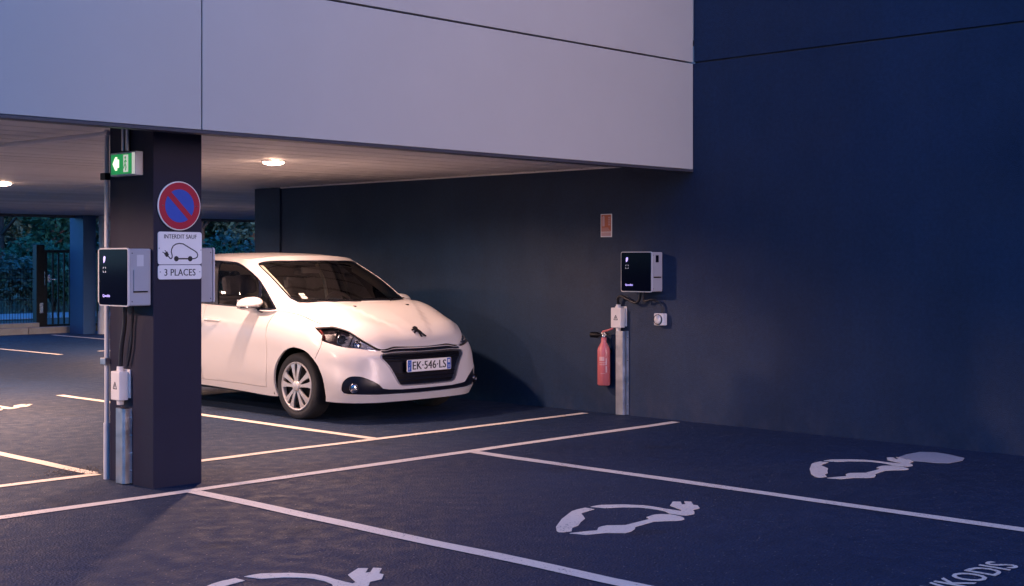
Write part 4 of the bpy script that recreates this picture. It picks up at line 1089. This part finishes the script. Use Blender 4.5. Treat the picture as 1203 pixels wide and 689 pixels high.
# -- door handles, mirrors
for sd in (-1, 1):
    for key, xa, z_ in ((sd, -1.16, .832), ((sd, 2), -2.08, .845)):
        pts = []
        for k in np.linspace(0, 1, 9):
            s_, t_ = flank(xa-.24*k, z_); P, N = surf(belt, np.array([[s_, t_]])); p = P[0]+N[0]*(.006+.030*math.sin(PI*k)**.5); pts.append((p[0], p[1]*sd, p[2]))
        MB().tube(pts, [.008]+[.0135]*7+[.008], 8).build('handle', M['carpaint'], doors[key])
    mr = empty('door_mirror', (-.60, sd*.915, .998)); mr.parent = car
    b = MB(); n, m2 = 14, 22; vs = []; fs = []
    for i in range(n+1):
        u = -1+2*i/n; half = math.sqrt(max(0, 1-abs(u)**2.6))
        for k in range(m2):
            a = 2*PI*k/m2; ca, sa = math.cos(a), math.sin(a)
            yy = sd*(u*.122); zz = sa*.062*half*(1.0 if sa > 0 else .82)+.006-.012*u; xx = (.085 if ca > 0 else .050)*ca*half*(1-.12*u)-.02*u*0-.018*u
            vs.append((xx, yy, zz))
    for i in range(n):
        for k in range(m2): k2 = (k+1) % m2; fs.append((i*m2+k, i*m2+k2, (i+1)*m2+k2, (i+1)*m2+k))
    b.add(vs, fs, True); b.build('mirror_shell', M['carpaint'], mr)
    b = MB(); b.box((-.053, sd*-.095, -.036), (-.046, sd*.095, .048), .003); b.build('mirror_glass', M['chrome'], mr)
    b = MB(); b.tube([(.058, sd*-.10, -.026), (.082, sd*-.02, -.024), (.066, sd*.075, -.022), (.02, sd*.108, -.020)], .0065, 8); b.build('indicator', M['darkchrome'], mr)
    b = MB(); b.tube([(.02, sd*-.09, -.03), (.06, sd*-.125, -.060), (.09, sd*-.15, -.075)], [.028, .032, .042], 10); b.build('mirror_foot', M['gloss'], mr)

# -- number plate
np_ = empty('number_plate', (.812, 0, .428)); np_.parent = car
fpl = lambda x, y, z: (z, x, y)          # plate faces forward; x to the viewer's right = car left
MB().prism([(x-.26, y) for x, y in round_rect(.52, .105, .008)], 0, .006, fpl).build('plate', M['whitesign'], np_)
MB().prism([(-.256, .004), (-.212, .004), (-.212, .101), (-.256, .101)], .0062, .0068, fpl).build('blue_band', M['plateblue'], np_)
MB().prism([(.212, .004), (.256, .004), (.256, .101), (.212, .101)], .0062, .0068, fpl).build('blue_band', M['plateblue'], np_)
letters('lettering', 'EK\u00b7546\u00b7LS', .400, .070, lambda x, y, z: (.0064+z, -.199+x, .018+y), M['signblack'], np_, .0022)
letters('lettering', 'F', .016, .026, lambda x, y, z: (.0070+z, -.243+x, .014+y), M['whitesign'], np_)
letters('lettering', '33', .026, .026, lambda x, y, z: (.0070+z, .222+x, .016+y), M['whitesign'], np_)
b = MB()
for k in range(12): b.prism(ngon(-.234+.0135*math.cos(k*PI/6), .072+.0135*math.sin(k*PI/6), .0018, 5), .0069, .0072, fpl)
for sx in (.222, .236): b.prism(round_rect(.010, .03, .003), .0069, .0072, lambda x, y, z, sx=sx: (z, x+sx, y+.060))
b.build('band_print', M['whitesign'], np_)
MB().box((-.03, -.25, .01), (-.001, .25, .09), .004).build('plate_holder', M['black'], np_)

# -- lion emblem on the nose of the bonnet
lion = [(-.006,.088),(.006,.092),(.016,.086),(.020,.076),(.015,.066),(.022,.058),(.030,.046),(.034,.030),(.042,.016),(.050,.004),(.044,-.002),(.034,.004),(.026,.018),(.018,.026),(.012,.014),(.016,.000),(.006,-.004),(.000,.004),(.002,.020),(.004,.036),(-.004,.046),(-.016,.040),(-.028,.030),(-.036,.034),(-.030,.044),(-.018,.052),(-.022,.058),(-.036,.054),(-.042,.060),(-.034,.068),(-.016,.068),(-.020,.078),(-.014,.086)]
s0, t0 = .150, .0
P0, N0 = surf(hood, np.array([[s0, 0.001]])); n0 = Vector((N0[0][0], 0, N0[0][2])).normalized(); u0 = Vector((0, 1, 0)); w0 = n0.cross(u0); w0 = w0 if w0.z > 0 else -w0
base = Vector(P0[0]) - w0*.045
lion = [(x*1.4, (y-.04)*1.4+.045) for x, y in lion]
MB().prism(lion, .004, .010, lambda x, y, z: tuple(base + u0*x + w0*y + n0*z)).build('lion_emblem', M['darkchrome'], car)

# -- washer jets, wipers, stickers
for sd in (-1, 1):
    P0, N0 = surf(hood, np.array([[.69, .255]])); p = P0[0]
    MB().box((p[0]-.02, p[1]*sd-.010, p[2]-.004), (p[0]+.012, p[1]*sd+.010, p[2]+.008), .003).build('washer_jet', M['black'], car)
def gl(s_, t_, off, sd=1):
    P, N = surf(green, np.array([[s_, t_]])); p = P[0]+N[0]*off; return Vector((p[0], p[1]*sd, p[2]))
for sa, sb, sd, pv in ((.16, .60, -1, .60), (-.12, .56, 1, .18)):
    pts = []
    for k in np.linspace(0, 1, 8):
        v_ = sa+(sb-sa)*k; pts.append(gl(abs(v_), .012+.010*k, .014, sd if v_ > 0 else -sd))
    wp = MB().tube(pts, .006, 6).build('wiper_blade', M['black'], car)
    MB().tube([gl(.30 if sd > 0 else .05, .0, .012, sd), gl(.36, .016, .020, sd)], .007, 6).build('wiper_arm', M['black'], wp)
for t_ in (.050, .078):
    q = [gl(.515-.1*(t_-.05), t_, -.006, -1), gl(.560-.1*(t_-.05), t_+.004, -.006, -1), gl(.557-.1*(t_-.05), t_+.026, -.006, -1), gl(.512-.1*(t_-.05), t_+.022, -.006, -1)]
    b = MB(); b.add(q+[p-Vector((.001, 0, 0)) for p in q], [(0,1,2,3),(7,6,5,4),(0,4,5,1),(1,5,6,2),(2,6,7,3),(3,7,4,0)]); b.build('sticker', M['sticker'], car)

# -- cabin: dashboard, steering wheel, seats, mirror
b = MB(); b.box((-.10, -.70, .62), (-.66, .70, .955), .04); b.build('dashboard', M['interior'], car)
b = MB(); b.lathe([(.19*math.cos(a), .075*math.sin(a)) for a in np.linspace(0, PI/2, 6)], n=20, c=(-.56, .36, .945)); b.build('instrument_hood', M['interior'], car)
a_ = np.linspace(0, 2*PI, 29); sw = [(-.86-.085*math.sin(t), .36+.175*math.cos(t), .925+.155*math.sin(t)) for t in a_]
st_ = MB().tube(sw, .015, 8, False).build('steering_wheel', M['interior'], car)
MB().tube([(-.70, .36, .87), (-.85, .36, .925)], [.05, .06], 10).build('steering_hub', M['interior'], st_)
def seat_(x, yc, wd):
    r = empty('seat', (x, yc, .3)); r.parent = car
    MB().box((.02, -wd/2, .05), (.52, wd/2, .22), .05).build('cushion', M['seat'], r)
    sh = Matrix.Shear('XY', 4, (0, 0)); mt = Matrix(((1, 0, -.24, 0), (0, 1, 0, 0), (0, 0, 1, 0), (0, 0, 0, 1)))
    MB().box((-.06, -wd/2+.02, .18), (.08, wd/2-.02, .72), .06, mt).build('backrest', M['seat'], r)
    for o in ((0,) if wd < .7 else (-.33, .33)): MB().box((-.05, o-.13, .75), (.05, o+.13, .945), .045, mt).build('headrest', M['seat'], r)
seat_(-1.42, -.37, .50); seat_(-1.42, .37, .50); seat_(-2.25, 0, 1.22)
MB().box((-.9, -.11, 1.275), (-.87, .11, 1.335), .01).build('rear_view_mirror', M['greyplastic'], car)
for sd in (-1, 1):
    b = MB(); b.tube([gl(.645, k, -.060, sd) for k in np.linspace(.0, .46, 9)], .040, 10); b.build('pillar_trim', M['headliner'], car)
    b = MB(); b.tube([(-1.50, sd*.70, .95), (-1.53, sd*.665, 1.2), (-1.57, sd*.60, 1.36)], .018, 8); b.build('pillar_trim', M['headliner'], car)

# ================================================================== TREES AND BUSHES BEYOND THE FENCE
def leaf_cloud(b, rng, blobs, n, size, flat=.6):
    tot = sum(q[3]**2 for q in blobs)
    for (cx, cy, cz, rr, sq) in blobs:
        for _ in range(int(n*rr*rr/tot)):
            while True:
                p = np.array([rng.uniform(-1, 1) for _ in range(3)]); L = p@p
                if .12 < L < 1: break
            p *= (L**.5)**-.45
            q = np.array([cx, cy, cz]) + p*np.array([rr, rr, rr*sq])*rng.uniform(.72, 1.06)
            if q[2] < .05: continue
            a = np.array([rng.gauss(0, 1) for _ in range(3)]); a[2] *= .6; a /= np.linalg.norm(a)+1e-9
            c = np.cross(a, [rng.gauss(0, 1) for _ in range(3)]); c /= np.linalg.norm(c)+1e-9
            s_ = size*rng.uniform(.55, 1.35); d = c*s_*flat; a = a*s_
            b.add([q-a, q+d*.9, q+a, q-d*.9], [(0, 1, 2, 3)])
def tree(x, y, h, spread, leaf, label, seed, cat='tree', n=2600, low=.25, size=.16, group='trees beyond the fence', name='tree'):
    rng = random.Random(seed); r = tag(empty(name, (x, y, .10)), label, cat, group)
    t = MB(); lean = rng.uniform(-.25, .25); tr = .035*h**.8
    top = (lean, lean*.6, h*.78); P = [(0, 0, -.1), (lean*.2, 0, h*.2), (lean*.55, lean*.2, h*.48), top]
    t.tube(bez(P, 4), [tr*(1-.8*k/12) for k in range(13)], 8)
    blobs = []
    k0 = rng.randint(7, 10)
    for k in range(k0):
        a = 2*PI*k/k0+rng.uniform(-.4, .4); f = rng.uniform(low, .75); z0 = h*f; rr = spread*rng.uniform(.45, 1.0)*(1.15-.5*abs(f-.45))
        e = (rr*math.cos(a)+lean*f, rr*math.sin(a), z0+h*rng.uniform(.05, .2))
        t.tube(bez([(lean*f*.8, 0, z0*.8), (e[0]*.5, e[1]*.5, z0+h*.03), e], 3), [tr*.4*(1-.75*q/6) for q in range(7)], 5)
        blobs.append((*e, spread*rng.uniform(.34, .58), rng.uniform(.6, .9)))
    blobs.append((lean, lean*.6, h*.84, spread*.5, .9)); blobs.append((lean*.5, 0, h*.6, spread*.55, .9))
    t.build('trunk', M['bark'], r)
    c = MB(); leaf_cloud(c, rng, blobs, n, size); c.build('crown', M[leaf], r, False)
    return r
def bush(x, y, h, w_, leaf, label, seed, n=2000, size=.075):
    rng = random.Random(seed); r = tag(empty('bush', (x, y, .10)), label, 'bush', 'bushes beyond the fence')
    s_ = MB()
    blobs = []
    for k in range(6):
        a = rng.uniform(0, 2*PI); q = rng.uniform(.1, .6)*w_; e = (q*math.cos(a), q*math.sin(a), h*rng.uniform(.35, .75))
        s_.tube([(0, 0, -.05), (e[0]*.4, e[1]*.4, e[2]*.5), e], [.025, .018, .008], 5); blobs.append((*e, w_*rng.uniform(.35, .6), rng.uniform(.7, 1.0)))
    s_.build('stem', M['bark'], r)
    c = MB(); leaf_cloud(c, rng, blobs, n, size); c.build('foliage', M[leaf], r, False)
    return r
def along(u, d):          # a spot on the ground seen at picture position u, d metres from the viewpoint
    k = (u-601.5)/1588.0; t = R(YAW)
    return (d*(math.cos(t)+k*math.sin(t)), d*(math.sin(t)-k*math.cos(t)))
TREES = [(-70, 46, 7.5, 2.7, 'leafA'), (2, 41, 6.5, 2.5, 'leafA'), (38, 50, 9, 3.2, 'leafB'), (66, 44, 6.2, 2.3, 'leafC'), (104, 52, 9, 3.2, 'leafA'), (150, 46, 7, 2.6, 'leafB'), (205, 50, 8, 2.9, 'leafA'), (238, 43, 6.0, 2.2, 'leafC'), (268, 49, 8.5, 2.8, 'leafB'), (298, 45, 6.6, 2.5, 'leafA'), (345, 50, 8, 3, 'leafB'), (420, 52, 8, 3, 'leafA')]
names_ = {'leafA': 'deep green', 'leafB': 'mid green', 'leafC': 'grey green'}
spot = ['hidden left of the photo, behind the fence', 'behind the wire fence at the left edge', 'tall, behind the gap between fence and gate', 'behind the bar gate', 'behind the far pillar and the downpipe', 'behind the near pillar, left of the sign', 'behind the round sign on the pillar', 'just right of the pillar, above the car roof', 'above the middle of the gap over the car roof', 'beside the end of the dark wall, above the car roof', 'behind the dark wall end', 'behind the dark wall, further right']
for i, (u, d, h_, sp, lf) in enumerate(TREES):
    x, y = along(u, d); tree(x, y, h_, sp, lf, '%s leafy tree %s' % (names_[lf], spot[i]), 40+i, n=6000, low=.12, size=.115)
BUSH = [(-30, 34.5, 1.7, 1.2, 'leafB', 'low dark bush left of the photo behind the fence'), (10, 35, 1.5, 1.1, 'leafC', 'low grey green bush behind the left end of the fence'), (30, 37, 2.0, 1.3, 'leafA', 'deep green bush behind the fence near the gate post'), (62, 35, 1.4, 1.0, 'leafB', 'low mid green bush seen through the gate bars'), (92, 36, 2.0, 1.3, 'leafA', 'deep green bush behind the far pillar'), (128, 35, 1.8, 1.2, 'leafC', 'grey green bush behind the near pillar'), (232, 37, 2.3, 1.5, 'leafB', 'mid green bush beside the near pillar above the car roof'), (262, 36, 2.1, 1.4, 'leafA', 'deep green bush in the gap over the car roof'), (292, 37, 2.4, 1.5, 'leafC', 'grey green bush beside the dark wall end'), (330, 37, 2.2, 1.4, 'leafA', 'deep green bush behind the dark wall end')]
for i, (u, d, h_, w_, lf, lb) in enumerate(BUSH):
    x, y = along(u, d); bush(x, y, h_, w_, lf, lb, 90+i)
# far thicket and rough grass nobody could count
b = MB(); rng = random.Random(77)
bl = []
for k in range(46):
    u = -160+k*14+rng.uniform(-6, 6); d = rng.uniform(54, 62); x, y = along(u, d); bl.append((x, y, rng.uniform(.8, 4.6), rng.uniform(1.6, 2.8), .8))
    bl.append((x+rng.uniform(-1, 1), y+1, rng.uniform(4, 8), rng.uniform(1.6, 2.6), .8))
leaf_cloud(b, rng, bl, 34000, .22); tag(b.build('far_woods', M['leafA'], None, False), 'dark thicket closing the view behind the trees', 'woods', kind='stuff')
b = MB()
for k in range(5200):
    u = rng.uniform(-90, 380); d = rng.uniform(30.2, 44); x, y = along(u, d)
    if 28.6 < y < 31.4 or y < 25.0: continue
    h_ = rng.uniform(.12, .42); a = rng.uniform(0, PI); w_ = .012
    dx, dy = w_*math.cos(a), w_*math.sin(a); lx, ly = rng.gauss(0, .09), rng.gauss(0, .09)
    b.add([(x-dx, y-dy, .09), (x+dx, y+dy, .09), (x+lx, y+ly, .09+h_)], [(0, 1, 2)])
tag(b.build('rough_grass', M['leafC'], None, False), 'rough grass between path and trees', 'grass', kind='stuff')
